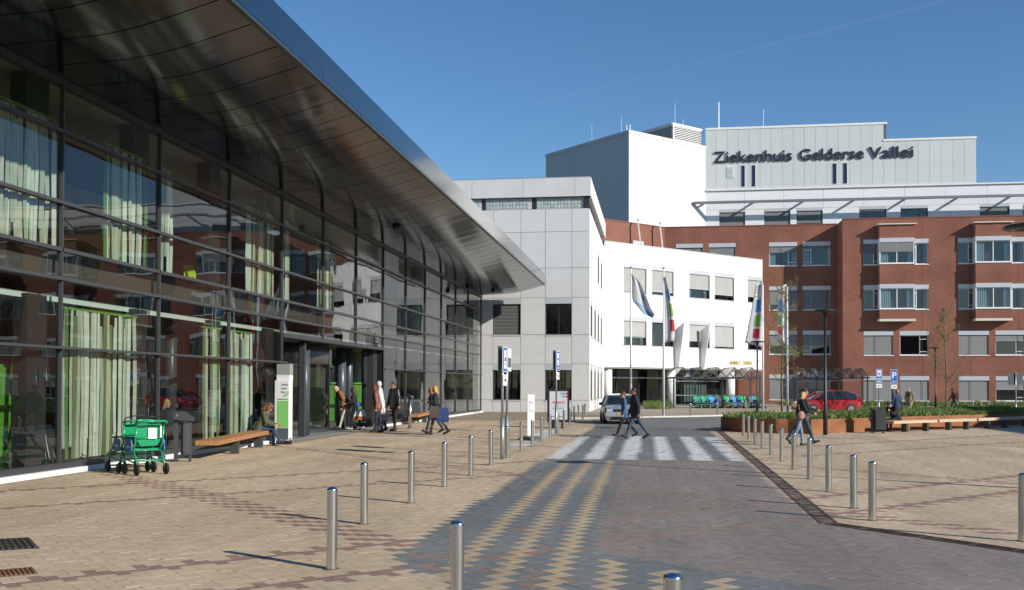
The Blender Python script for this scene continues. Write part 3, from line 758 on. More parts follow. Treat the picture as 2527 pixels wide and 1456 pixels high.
# side
yc = [F2.X(p) for p in (1457.2, 1466.8, 1474.7, 1482.0)]; w2 = 1.85
step = (yc[3] - yc[0]) / 3; yc = [2.3 + step * i for i in range(4)]
holes2 = [(c - w2 / 2, c + w2 / 2, z0, z1) for c in yc for z0, z1 in ((zs1[1], zs1[2]), (zs1[3], zs1[4]))] + [(c - w2 / 2, c + w2 / 2, zs1[5], zs1[6]) for c in yc[2:]]
cy = [0.0] + [v for c in yc for v in (c - w2 / 2, c + w2 / 2)] + [F2.L]
F2.put("structural_wall", hole_wall(0, F2.L, 0, zs1[-1], holes2).mesh("structural_wall", M_joint), 0, 0, -.035)
for i in range(len(cy) - 1):
    for k in range(len(zs1) - 1):
        if any(abs(cy[i] - h[0]) < .01 and abs(zs1[k] - h[2]) < .01 for h in holes2): continue
        panel(F2, cy[i], cy[i + 1], zs1[k], zs1[k + 1], M_white)
for a, b, z0, z1 in holes2: window(F2, a, z0, b - a, z1 - z0, 'plain', .35, box=.42)
# glass-block band, posts and the cantilevered cornice
M_gb = pm("glass_block", (.36, .42, .42), .15, spec=.8, obj_var=.18); gbw = .235
F1.put("band_wall", MB().b2((0, 0, zs1[-1]), (F1.L, .1, zband)).mesh("band_wall", M_frame_d), 0, 0, -.2)
F2.put("band_wall", MB().b2((0, 0, zs1[-1]), (F2.L, .1, zband)).mesh("band_wall", M_frame_d), 0, 0, -.2)
gmesh = MB().add([(0, 0, 0), (gbw - .03, 0, 0), (gbw - .03, 0, gbw - .03), (0, 0, gbw - .03), (.03, -.03, .03), (gbw - .06, -.03, .03), (gbw - .06, -.03, gbw - .06), (.03, -.03, gbw - .06)], [(4, 5, 6, 7), (0, 1, 5, 4), (1, 2, 6, 5), (2, 3, 7, 6), (3, 0, 4, 7)]).mesh("glass_block", M_gb)
for a, b in ((1110, 1187), (1197, 1311), (1323, 1441)):
    xa, xb = F1.X(a, 500), F1.X(b, 500); nn = int((xb - xa) / gbw)
    F1.put("mortar_bed", MB().b2((0, 0, 0), (xb - xa, .04, zband - zs1[-1] - .1)).mesh("mortar_bed", pm("mortar", (.5, .5, .48), .8)), xa, zs1[-1] + .05, -.16)
    for i in range(nn):
        for k in range(int((zband - zs1[-1] - .1) / gbw)):
            F1.put("glass_block", gmesh, xa + .02 + i * gbw, zs1[-1] + .09 + k * gbw, -.155)
for i in range(14): F2.put("glass_block", gmesh, 1.0 + i * 1.2, zs1[-1] + .3, -.18)
for F, L0 in ((F1, F1.L + .12), (F2, F2.L)):
    x = 0.0 if F is F1 else -.0
    while x < L0 - .1:
        x1 = min(x + 3.6, L0); F.put("cornice_panel", MB().b2((.01, -.12 if F is F1 else -.125, zband), (x1 - x - .01, .3, ztop)).mesh("cornice_panel", M_w1 if F is F1 else M_white), x, 0, 0); x = x1
MB().b2((-15.3, -.1, ztop), (.1, 20, ztop + .06)).build("roof", M_galv, ofc)
MB().b2((-15.3, .0, zs1[-1] - .02), (-.01, 19.8, zs1[-1])).build("ledge", M_w1, ofc)

# ================================================================== WHITE ANGLED WING
wng = thing("white_wing", "bright white angled wing on round columns with gold lettering ANNO 2000", "building", (-4.62, 88.0, 0))
s_ = 15.2
F3 = Face(wng, (-4.62, 88.0), (-4.62 + s_, 88.0 + s_))
zt3 = F3.Zc(1500, 597); zb3 = F3.Zc(1700, 909)
rows3 = [(F3.Zc(1565, 852), F3.Zc(1565, 783)), (F3.Zc(1565, 723), F3.Zc(1565, 652))]
wx3 = [(F3.X(a), F3.X(b)) for a, b in ((1538, 1594), (1608, 1661), (1700, 1750), (1762.5, 1810), (1844.5, 1886))]
wx3[-1] = (wx3[-1][0], min(wx3[-1][0] + 2.6, F3.L - .12))
holes3 = [(a, b, z0, z1) for a, b in wx3 for z0, z1 in rows3]
cx3 = [0.0] + [v for ab in wx3 for v in ab] + [F3.L]; zs3 = [zb3, rows3[0][0], rows3[0][1], rows3[1][0], rows3[1][1], zt3]
F3.put("structural_wall", hole_wall(0, F3.L, zb3, zt3, holes3).mesh("structural_wall", M_joint), 0, 0, -.035)
for i in range(len(cx3) - 1):
    for k in range(len(zs3) - 1):
        if any(abs(cx3[i] - h[0]) < .01 and abs(zs3[k] - h[2]) < .01 for h in holes3): continue
        panel(F3, cx3[i], cx3[i + 1], zs3[k], zs3[k + 1], M_white, g=.012)
bl3 = {(0, 1): .98, (1, 1): .88, (2, 1): .62, (3, 1): .78, (4, 1): .75, (0, 0): .66, (1, 0): 0, (2, 0): .72, (3, 0): .92, (4, 0): .2}
M_slatw = pm("slat_light", (.55, .55, .53), .45)
for i, (a, b) in enumerate(wx3):
    for k, (z0, z1) in enumerate(rows3):
        window(F3, a, z0, b - a, z1 - z0, 'R' if bl3[(i, k)] > .1 and bl3[(i, k)] < .9 else 'plain', bl3[(i, k)], box=.36, slatm=M_slatw, curt=.2 if (i + k) % 3 == 0 else 0)
F3.put("coping", MB().b2((0, -.06, zt3), (F3.L, .3, zt3 + .08)).mesh("coping", M_winbox), 0, 0, 0)
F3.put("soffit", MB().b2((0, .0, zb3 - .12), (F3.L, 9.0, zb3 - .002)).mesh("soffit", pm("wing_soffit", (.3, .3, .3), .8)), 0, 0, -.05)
F3.put("end_wall", MB().b2((F3.L - .1, 0, zb3), (F3.L, 5, zt3)).mesh("end_wall", M_white), 0, 0, -.06)
F3.put("roof", MB().b2((0, .3, zt3 - .1), (F3.L, 7.5, zt3 - .02)).mesh("roof", M_galv), 0, 0, 0)
for px in (1507, 1668, 1815):
    xx = F3.X(px, 950) if px != 1507 else 1.0
    F3.put("column", cached("col3", lambda: MB().cyl((0, 0, 0), (0, 0, zb3 - .1), .45, n=24).mesh("column", M_white, True)), xx, 0, -.7)
# glazed undercroft
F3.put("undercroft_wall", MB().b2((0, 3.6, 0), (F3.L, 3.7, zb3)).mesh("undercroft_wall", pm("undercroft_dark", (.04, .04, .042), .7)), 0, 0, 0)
for i in range(7):
    x0 = 1.0 + i * 2.85
    F3.put("glass_pane", cached("uc", lambda: MB().add([(0, 0, .1), (2.75, 0, .1), (2.75, 0, zb3 - .2), (0, 0, zb3 - .2)], [(0, 1, 2, 3)]).mesh("glass_pane", glass("undercroft_glass", (.4, .43, .43), 1.3))), x0, 0, -2.6)
    F3.put("mullion", cached("um", lambda: MB().b2((-.05, -.05, 0), (.05, .05, zb3 - .12)).mesh("mullion", M_black)), x0, 0, -2.58)
F3.put("transom", MB().b2((1, -.05, 2.55), (F3.L, .04, 2.68)).mesh("transom", M_galv), 0, 0, -2.58)
for i in range(8):
    F3.put("hanging_strip", cached("hs", lambda: MB().b2((0, 0, .3), (.3, .02, 3.2)).mesh("hanging_strip", M_curt)), F3.X(1742, 960) + i * .42, 0, -2.9)
# triangular sun fins
for px in (1664, 1727):
    xx = F3.X(px, 880)
    f = [(0, -.02, zb3 + .05), (0, -.55, zb3 + .05), (0, -1.25, rows3[0][1] - .25), (0, -.02, rows3[0][1] - .95)]
    F3.put("sun_fin", MB().prism(f, (.07, 0, 0)).mesh("sun_fin", M_white), xx, 0, 0)
# lettering helper
def text_mesh(txt, size, ext, name, mat, bold=0.0, align='LEFT', sx=1.0, spacing=1.0):
    cu = bpy.data.curves.new(name, 'FONT'); cu.body = txt; cu.size = size; cu.extrude = ext; cu.offset = bold; cu.align_x = align
    cu.resolution_u = 3; cu.space_character = spacing
    me = bake(bpy.data.objects.new(name, cu)); bpy.data.curves.remove(cu)
    me.name = name; me.materials.clear(); me.materials.append(mat)
    # stand it upright: x stays, y -> z, extrusion -> -y
    me.transform(Matrix(((sx, 0, 0, 0), (0, 0, -1, 0), (0, 1, 0, 0), (0, 0, 0, 1))))
    return me
def text_width(txt, size, bold=0.0):
    me = text_mesh(txt, size, .01, "tmp", M_black, bold); w = max((v.co.x for v in me.vertices), default=0); bpy.data.meshes.remove(me); return w
def letters(F, parent, txt, x0, x1, z, size, ext, mat, d, name="letter"):
    tot = text_width(txt, size); sx = (x1 - x0) / tot; pos = 0
    for i, ch in enumerate(txt):
        if ch == ' ': continue
        pos = text_width(txt[:i] + "|", size) - text_width("|", size) if i else 0
        me = text_mesh(ch, size, ext, name, mat, bold=size * .010, sx=sx)
        F.put(name, me, x0 + pos * sx, z, d, None if parent is None else parent)
M_gold = pm("gold_letter", (.72, .50, .16), .35, .6)
letters(F3, None, "ANNO", F3.X(1797, 895), F3.X(1824, 895), F3.Zc(1810, 899.5), .52, .03, M_gold, .06)
letters(F3, None, "2000", F3.X(1831, 895), F3.X(1853, 895), F3.Zc(1842, 900), .52, .03, M_gold, .06)

# ================================================================== BRICK HOSPITAL
def brick_mat(name, c, c2):
    m = bpy.data.materials.new(name); m.use_nodes = True; nt = m.node_tree; b = nt.nodes["Principled BSDF"]; b.inputs["Roughness"].default_value = .85
    b.inputs["Specular IOR Level"].default_value = .25
    tc = nt.nodes.new("ShaderNodeTexCoord"); sx = nt.nodes.new("ShaderNodeSeparateXYZ"); cb = nt.nodes.new("ShaderNodeCombineXYZ")
    nt.links.new(tc.outputs["Object"], sx.inputs[0]); ad = nt.nodes.new("ShaderNodeMath"); nt.links.new(sx.outputs[0], ad.inputs[0]); nt.links.new(sx.outputs[1], ad.inputs[1])
    nt.links.new(ad.outputs[0], cb.inputs[0]); nt.links.new(sx.outputs[2], cb.inputs[1])
    br = nt.nodes.new("ShaderNodeTexBrick"); br.inputs["Scale"].default_value = 1.0; br.inputs["Brick Width"].default_value = .22; br.inputs["Row Height"].default_value = .075
    br.inputs["Mortar Size"].default_value = .007; br.inputs["Color1"].default_value = (*c, 1); br.inputs["Color2"].default_value = (*c2, 1); br.inputs["Mortar"].default_value = (.24, .17, .13, 1)
    nt.links.new(cb.outputs[0], br.inputs["Vector"])
    n = nt.nodes.new("ShaderNodeTexNoise"); n.inputs["Scale"].default_value = .35; n.inputs["Detail"].default_value = 6; nt.links.new(tc.outputs["Object"], n.inputs["Vector"])
    mr = nt.nodes.new("ShaderNodeMapRange"); mr.inputs[1].default_value = .3; mr.inputs[2].default_value = .7; mr.inputs[3].default_value = .80; mr.inputs[4].default_value = 1.16
    nt.links.new(n.outputs["Fac"], mr.inputs[0]); vm = nt.nodes.new("ShaderNodeVectorMath"); vm.operation = 'SCALE'
    nt.links.new(br.outputs["Color"], vm.inputs[0]); nt.links.new(mr.outputs[0], vm.inputs["Scale"]); nt.links.new(vm.outputs[0], b.inputs["Base Color"])
    bp = nt.nodes.new("ShaderNodeBump"); bp.inputs["Strength"].default_value = .5; bp.inputs["Distance"].default_value = .012
    nt.links.new(br.outputs["Fac"], bp.inputs["Height"]); bp.invert = True; nt.links.new(bp.outputs[0], b.inputs["Normal"])
    return m
M_brick = brick_mat("red_brick", (.285, .112, .075), (.225, .088, .060))
hos = thing("brick_hospital", "long red brick hospital wing with projecting bay windows and blinds", "building", (18.5, 103, 0))
YB, YR = 106.0, 103.0
F5 = Face(hos, (-7.2, 98.0), (.8, 106.0)); F4 = Face(hos, (.8, 106.0), (18.4, 106.0)); F6 = Face(hos, (18.4, 103.0), (76, 103.0)); F6r = Face(hos, (18.4, 106), (18.4, 103.0))
ZTB = F4.Zc(1800, 559)
zr = [(F4.Zc(1970, b), F4.Zc(1970, a)) for a, b in ((924, 986), (816, 874), (706, 764), (597, 655))]
x4 = [(F4.X(a), F4.X(b)) for a, b in ((1668, 1733), (1749, 1814), (1898, 1966), (1981, 2049))]
holes4 = [(a, b, z0, z1) for a, b in x4 for z0, z1 in zr]
F4.put("brick_wall", hole_wall(0, F4.L, 0, ZTB, holes4).mesh("brick_wall", M_brick))
F5.put("brick_wall", hole_wall(0, F5.L, 0, ZTB, [(F5.L - 4.55, F5.L - 3.1, zr[3][0], zr[3][1])]).mesh("brick_wall", M_brick))
window(F5, F5.L - 4.55, zr[3][0], 1.45, zr[3][1] - zr[3][0], 'plain', .5, M_frame_w, box=.4)
b4 = {(0, 3): .9, (1, 3): .95, (2, 3): .32, (3, 3): .12, (2, 2): .72, (3, 2): 1, (2, 1): .55, (3, 1): .55, (2, 0): 1, (3, 0): 1, (0, 2): .5, (1, 2): .5}
for i, (a, b) in enumerate(x4):
    for k, (z0, z1) in enumerate(zr):
        if i < 2 and k < 2: continue
        window(F4, a, z0, b - a, z1 - z0, 'L' if i % 2 else 'R', b4.get((i, k), .5), M_frame_w, box=.42, curt=.22 if k == 3 else 0, slatm=M_slat)
PER = F6.X(2365) - F6.X(2131); xa0 = F6.X(2131)
za = [(F6.Zc(2220, b), F6.Zc(2220, a)) for a, b in ((928, 988), (817, 876))]
zbay = [(F6.Zc(2220, b), F6.Zc(2220, a)) for a, b in ((703, 763), (590, 652))]
dxs = [F6.X(p) - xa0 for p in (2131, 2203, 2220, 2291)]
NB = 6; holes6 = []
for k in range(NB):
    xo = xa0 + PER * k
    for z0, z1 in za: holes6 += [(xo, xo + dxs[1], z0, z1), (xo + dxs[2], xo + dxs[3], z0, z1)]
    for z0, z1 in zbay: holes6 += [(xo, xo + 1.42, z0, z1), (xo + 4.55, xo + dxs[3], z0, z1)]
F6.put("brick_wall", hole_wall(0, F6.L, 0, ZTB, holes6).mesh("brick_wall", M_brick))
F6r.put("brick_wall", hole_wall(0, F6r.L, 0, ZTB, []).mesh("brick_wall", M_brick))
R = random.Random(4)
slab = pm("bay_slab", (.62, .60, .55), .6)
for k in range(NB):
    xo = xa0 + PER * k
    for r, (z0, z1) in enumerate(za):
        window(F6, xo, z0, dxs[1], z1 - z0, 'L', [1.0, 1.0][r] if k == 0 else R.choice([1, .9, .4]), M_frame_w, box=.42)
        window(F6, xo + dxs[2], z0, dxs[3] - dxs[2], z1 - z0, 'R', [1.0, .0][r] if k == 0 else R.choice([1, .45, .3]), M_frame_w, box=.42)
    for r, (z0, z1) in enumerate(zbay):
        bb = .5 if (k == 0 and r == 1) else 0.0
        window(F6, xo, z0, 1.42, z1 - z0, 'R', bb, M_frame_w, box=.42)
        window(F6, xo + 4.55, z0, dxs[3] - 4.55, z1 - z0, 'L', 0, M_frame_w, box=.42, curt=.2)
        window(F6, xo + 1.36, z0, 3.26, z1 - z0, 'two', bb * .9, M_frame_w, box=.42, curt=.24 if r else .3, out=.92, dep=.08)
    # the projecting bay: brick aprons, white slab, cap
    zl = zbay[0][0] - 1.25; zcap = ZTB - .75
    for c, e in ((zl + .22, zbay[0][0] - .1), (zbay[0][1], zbay[1][0] - .1), (zbay[1][1], zcap)):
        F6.put("bay_apron", MB().b2((0, -.92, c), (3.3, -.002, e)).mesh("bay_apron", M_brick), xo + 1.34, 0, 0)
    for z0, z1 in zbay:
        for sx in (0, 3.2): F6.put("bay_side", MB().b2((sx, -.86, z0 - .1), (sx + .1, 0, z1)).mesh("bay_side", M_frame_w), xo + 1.34, 0, 0)
    F6.put("bay_slab", MB().b2((-.06, -1.0, zl), (3.36, 0, zl + .22)).mesh("bay_slab", slab), xo + 1.34, 0, 0)
    F6.put("bay_cap", MB().b2((-.15, -1.1, zcap), (3.5, 0, zcap + .1)).mesh("bay_cap", slab), xo + 1.34, 0, 0)
for F in (F4, F5, F6): F.put("coping", MB().b2((0, -.05, ZTB), (F.L, .35, ZTB + .1)).mesh("coping", pm("red_coping", (.22, .07, .05), .6)))
for F in (F4, F6):
    x = 3.1
    while x < F.L: F.put("movement_joint", cached("mj%.1f" % ZTB, lambda: MB().b2((0, -.004, 0), (.035, .01, ZTB)).mesh("movement_joint", pm("mj", (.1, .05, .04), .9))), x, 0, 0); x += 4.475
MB().b2((-17.2, 3.4, ZTB - .4), (.0, 30, ZTB - .3)).build("roof", M_galv, hos); MB().b2((.001, .4, ZTB - .4), (57, 30, ZTB - .3)).build("roof", M_galv, hos)

# ================================================================== WHITE UPPER TOWER
twr = thing("white_tower", "white rooftop tower and sign wall above the brick hospital", "building", (5.1, 111.2, ZTB - .3))
YT = 111.2
x0t = at_y(1740, 400, YT).x
F7 = Face(twr, (x0t, YT), (76, YT))
zs7 = F7.Zc(2100, 463); zt7 = F7.Zc(1990, 313); zt7b = F7.Zc(2300, 345); xr1 = F7.X(2187, 330); xr2 = F7.X(2408, 400)
# sign wall panels
npan = int(round(xr2 / 1.19)); pw = xr2 / npan
slits = [(F7.X(a), F7.X(b), F7.Zc(1850, 462), F7.Zc(1850, 407)) for a, b in ((1828, 1839), (1854, 1865))] + [(F7.X(a), F7.X(b), F7.Zc(2070, 455), F7.Zc(2070, 402)) for a, b in ((2054, 2066), (2080, 2092))]
F7.put("structural_wall", MB().add([(0, 0, zs7), (xr2, 0, zs7), (xr2, 0, zt7b), (xr1, 0, zt7b), (xr1, 0, zt7), (0, 0, zt7)], [tuple(range(6))]).mesh("structural_wall", M_joint), 0, 0, -.035)
for i in range(npan):
    a, b = i * pw, (i + 1) * pw
    panel(F7, a, b, zs7 + .02, zt7 - .02 if b < xr1 + .3 else zt7b - .02, M_whitegrey, g=.01)
F7.put("parapet_cap", MB().b2((0, -.08, zt7 - .02), (xr1 + .05, .4, zt7 + .22)).mesh("parapet_cap", M_white)); F7.put("parapet_cap", MB().b2((xr1 - .4, -.09, zt7b - .02), (xr2 + .05, .4, zt7b + .22)).mesh("parapet_cap", M_white))
F7.put("side_return", MB().b2((xr1 - .02, .0, zt7b), (xr1, 8, zt7)).mesh("side_return", M_whitegrey), 0, 0, -.04); F7.put("side_return", MB().b2((xr2 - .02, .0, zs7), (xr2, 8, zt7b)).mesh("side_return", M_whitegrey), 0, 0, -.04)
for a, b, z0, z1 in slits:
    wo = F7.put("slit_window", MB().b2((0, -.03, 0), (b - a, 0, z1 - z0)).mesh("slit_window", M_frame_w), a, z0, .03)
    MB().b2((.06, -.05, .06), (b - a - .06, -.031, z1 - z0 - .06)).build("pane", pm("slit_glass", (.012, .016, .03), .08, spec=.8), wo)
xv = F7.X(1792); vw = F7.X(1812) - xv; zv0, zv1 = F7.Zc(1800, 440), F7.Zc(1800, 410)
wo = F7.put("vent", MB().b2((0, -.04, 0), (vw, 0, zv1 - zv0)).mesh("vent", M_frame_w), xv, zv0, .03)
for i in range(9): MB().add([(.08, -.09, .1 + i * .13), (vw - .08, -.09, .1 + i * .13), (vw - .08, -.042, .19 + i * .13), (.08, -.042, .19 + i * .13)], [(0, 1, 2, 3)]).build("louvre", M_whitegrey, wo)
# white band storey with windows and the projecting sun-shade beam
zb0 = ZTB - .3; pan8 = []
x8 = [(F7.X(a), F7.X(b)) for a, b in ((1775, 1838), (1886, 1950), (1966, 2030), (2121, 2187), (2223, 2290), (2419, 2492))]
x8 += [(x8[-1][0] + 4.3 * i, x8[-1][1] + 4.3 * i) for i in range(1, 8)]; x8 = [v for v in x8 if v[1] < F7.L - .3]
zw1 = F7.Zc(2000, 513); holes8 = [(a, b, zb0 + .25, zw1) for a, b in x8]
F7.put("structural_wall", hole_wall(0, F7.L, zb0, zs7 - .02, holes8).mesh("structural_wall", M_joint), 0, 0, -.035)
cx8 = [0.0] + [v for ab in x8 for v in ab] + [F7.L]; M_band = pm("band_white", (.74, .76, .78), .45, var=.03, vs=.7, obj_var=.015)
zm8 = zw1 + .28
for i in range(len(cx8) - 1):
    if not any(abs(cx8[i] - h[0]) < .01 for h in holes8): panel(F7, cx8[i], cx8[i + 1], zb0 + .25, zw1, M_band)
    panel(F7, cx8[i], cx8[i + 1], zb0, zb0 + .25, M_band)
x = 0.0
while x < F7.L - .1:
    x1 = min(x + 4.2, F7.L); panel(F7, x, x1, zw1, zs7 - .02, M_band); x = x1
for i, (a, b) in enumerate(x8):
    window(F7, a, zb0 + .25, b - a, zw1 - zb0 - .25, 'L' if i in (2, 3) else 'R', [1, 1, .55, .06, 0, .6][i % 6], box=.3, sill=False)
F7.put("ledge", MB().b2((0, -.2, zs7 - .02), (F7.L, 0, zs7 + .14)).mesh("ledge", M_white), 0, 0, .0)
zbeam = F7.Zc(2100, 495) - .15
F7.put("shade_beam", MB().b2((-1.4, -1.75, zbeam - .12), (F7.L, -1.35, zbeam + .12)).mesh("shade_beam", pm("beam_grey", (.20, .21, .22), .45, .3)))
x = -.2
while x < F7.L:
    F7.put("beam_bracket", cached("bbk", lambda: MB().prism([(0, 0, .3), (0, -1.4, .1), (0, -1.4, -.1), (0, 0, .1)], (.14, 0, 0)).mesh("beam_bracket", MATS["beam_grey"])), x, zbeam, 0); x += 5.3
MB().b2((0, .4, 7.0), (22, 14, 7.1)).build("roof", M_galv, twr)
# angled stair tower
A = Vector((x0t, YT)); q = (x0t + .0279 * YT) / 1.0279; Bc = A - Vector((q, q)); Cc = Bc + Vector((-9.7, 9.7))
F8 = Face(twr, (Bc.x, Bc.y), (A.x, A.y)); F9 = Face(twr, (Cc.x, Cc.y), (Bc.x, Bc.y))
zt8 = F8.Zc(1551, 322)
M_tw = pm("tower_white", (.68, .68, .67), .42, var=.02, vs=.5, obj_var=.01); M_tw_shade = pm("tower_white_shaded", (.44, .46, .47), .42, var=.03, vs=.5, obj_var=.015)  # left face is the same cladding; its shade is put into the darker colour
for F, mt in ((F8, M_tw), (F9, M_tw_shade)):
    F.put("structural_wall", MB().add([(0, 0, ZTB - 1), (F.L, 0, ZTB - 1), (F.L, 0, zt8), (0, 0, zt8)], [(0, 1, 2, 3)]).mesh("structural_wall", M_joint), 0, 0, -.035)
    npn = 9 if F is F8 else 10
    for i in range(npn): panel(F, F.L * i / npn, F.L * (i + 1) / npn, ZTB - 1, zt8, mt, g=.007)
    F.put("parapet_cap", MB().b2((-.04, -.08, zt8 - .3), (F.L + .04, .4, zt8 + .05)).mesh("parapet_cap", mt))
cor = F8.world(.05, 0, -.05)
# louvred plant screen
cl0 = F8.X(1667, 310); zl8 = zt8 + F8.Zc(1667, 305) - F8.Zc(1667, 345)
F10 = Face(twr, tuple(F8.world(cl0, 0, -.5)[:2]), tuple(F8.world(F8.L, 0, -.5)[:2]))
lc = F8.world(cl0, 0, -.5); F11 = Face(twr, (lc.x - 6.5, lc.y + 6.5), (lc.x, lc.y))
zl8 = F10.Zc(1668, 305)
for F in (F10, F11):
    F.put("screen_back", MB().add([(0, 0, zt8 - .2), (F.L, 0, zt8 - .2), (F.L, 0, zl8), (0, 0, zl8)], [(0, 1, 2, 3)]).mesh("screen_back", M_frame_d), 0, 0, -.15)
    k = 0; zz = zt8 - .1
    while zz < zl8 - .3:
        F.put("louvre", cached(("lv", round(F.L, 2)), lambda: MB().add([(0, -.1, 0), (F.L, -.1, 0), (F.L, .03, .13), (0, .03, .13), (0, -.1, -.02), (F.L, -.1, -.02)], [(0, 1, 2, 3), (4, 5, 1, 0)]).mesh("louvre", M_white)), 0, zz, -.02); zz += .19
    F.put("parapet_cap", MB().b2((-.05, -.1, zl8 - .3), (F.L, .2, zl8)).mesh("parapet_cap", M_white)); F.put("corner_post", MB().b2((0, -.11, zt8 - .2), (.15, .1, zl8 - .3)).mesh("corner_post", M_white))
# lettering on the sign wall
sgn = thing("hospital_sign", "large dark letters reading Ziekenhuis Gelderse Vallei on the pale rooftop wall", "sign", F7.world(F7.X(1760, 395), F7.Zc(1760, 402), 0), F7.ang)
M_let = pm("letter_dark", (.022, .026, .035), .4)
class _L:                                            # letters placed in the sign's own frame
    @staticmethod
    def put(name, me, x, z, d, parent): return link(name, me, sgn, (x - _L.x0, -d, z - _L.z0))
_L.x0 = F7.X(1760, 395); _L.z0 = F7.Zc(1760, 402)
for w, a, b in (("Ziekenhuis", 1761, 1953), ("Gelderse", 1970, 2130), ("Vallei", 2143, 2252)):
    letters(_L, sgn, w, F7.X(a, 395), F7.X(b, 395), _L.z0, 1.72, .05, M_let, .15)
# flue poles, lightning rods on the roofs
def rod(name, label, px, pyt, y, zb, r, mat):
    p = at_y(px, pyt, y); t = thing(name, label, "antenna", (p.x, y, zb)); h = p.z - zb
    MB().cyl((0, 0, 0), (0, 0, h), r, r * .7, n=8).build("rod", mat, t); MB().cyl((0, 0, -.05), (0, 0, .12), r * 3.0, n=8).build("foot", M_galv, t)
rod("flue_pole", "thick steel pole on the roof left of the rooftop sign", 1773, 252, YT + .5, zt7, .065, M_galv)
for i, (px, py, y, zb, lb) in enumerate(((1460, 308, YT - 3.5, zt8, "thin lightning rod furthest left on the tower roof"), (1533, 287, YT - 5, zt8, "thin lightning rod just left of the tower corner"), (1665, 254, YT - 2, zl8, "thin lightning rod above the louvred plant screen"), (1685, 295, YT - 1.5, zl8, "short lightning rod right of the plant screen corner"), (1883, 270, YT + 1, zt7, "thin lightning rod on the roof above the word Ziekenhuis"))):
    rod("lightning_rod", lb, px, py, y, zb - .03, .022, M_galv)
for i, (px, py) in enumerate(((1546, 309), (1554, 307))): rod("vent_pipe", ["short white vent pipe at the tower corner, the left of two", "short white vent pipe at the tower corner, the right of two"][i], px, py, YT - 7 + .3 * i, zt8, .06, M_white)
for i, px in enumerate((1577, 1631)):
    p = at_plane(px, 600, F5.world(0, 0, 1.0), F5.n); t = thing("leaning_prop", ["slanted white prop above the white wing, the left of two", "slanted white prop above the white wing, the right of two"][i], "prop", (p.x, p.y, ZTB - 4.2))
    MB().bar((.35, 0, 0), (-.12, .0, 4.3), .14, .14).build("prop", M_white, t); MB().bar((-.12, 0, 4.3), (-.16, .25, 4.55), .13, .13).build("prop_head", M_galv, t)
# ================================================================== STREET FURNITURE
# ---- bollards
def bollard_mesh(h=.79, r=.052):
    mb = MB().lathe([(r, -.02), (r, h - .022), (r * 1.0, h - .018)], n=24)
    me = mb.mesh("shaft", M_steel); smooth_by_angle(me, 50)
    m2 = MB().lathe([(r * 1.03, h - .018), (r * 1.03, h - .008), (r * .8, h + .004), (r * .4, h + .012), (.002, h + .014)], n=24).mesh("cap", pm("cap_steel", (.55, .57, .62), .18, 1.0)); smooth_by_angle(m2, 50)
    m3 = MB().lathe([(r * 1.5, 0), (r * 1.5, .006), (r, .008)], n=20).mesh("base_ring", pm("bollard_base", (.12, .11, .10), .8))
    return me, m2, m3
BM = bollard_mesh()
def bollard(p, label, group):
    t = thing("bollard", label, "bollard", (p.x, p.y, 0), random.uniform(0, 6), group); t.rotation_euler = (random.gauss(0, .006), random.gauss(0, .006), t.rotation_euler[2])
    for nm, m in zip(("shaft", "cap", "base_ring"), BM): link(nm, m, t)
left = [gp(x, y) for x, y in ((818, 1404), (898, 1293), (1014, 1241), (1096, 1201), (1161, 1173), (1211, 1148), (1252, 1130), (1286, 1113), (1313, 1102), (1336, 1089), (1357, 1078), (1376, 1068), (1391, 1058), (1405, 1049))]
for i, p in enumerate(left): bollard(p, "brushed steel bollard, %s from the camera in the row along the left road edge" % ORD[i], "bollards along the left road edge")
bollard(at_depth(1128, 1285, 1) * 0 + Vector((gp(1128, 1285, .8).x, gp(1128, 1285, .8).y, 0)), "steel bollard at the bottom edge left of the yellow stripes", "foreground bollards")
p = gp(1658, 1413, .8); bollard(Vector((p.x, p.y, 0)), "steel bollard cap just showing at the bottom edge of the road", "foreground bollards")
right = [gp(x, y) for x, y in ((2152, 1284), (2106, 1254), (2044, 1213), (1997, 1182), (1958, 1158), (1928, 1138), (1902, 1122), (1881, 1107), (1863, 1095), (1847, 1083), (1834, 1076))]
for i, p in enumerate(right): bollard(p, "brushed steel bollard, %s from the camera in the row right of the drain" % ORD[i], "bollards right of the drain")
bollard(gp(2523, 1336), "steel bollard cut off by the right edge of the photo", "bollards right of the drain")
far = [(1416, 1040), (1427, 1034), (1443, 1029), (1438, 1035), (1635, 1030), (1703, 1029), (1770, 1027)]
for i, (x, y) in enumerate(far): bollard(gp(x, y), "far steel bollard by the kerb, %s from the left" % ORD[i], "far bollards at the kerb")
far2 = [(1840, 1013), (1882, 1013), (1996, 1016), (2213, 1017), (2289, 1017), (2362, 1017), (2400, 1017), (2440, 1017)]
for i, (x, y) in enumerate(far2): bollard(gp(x, y), "distant bollard showing above the planter grass, %s from the left" % ORD[i], "distant bollards behind the planter")

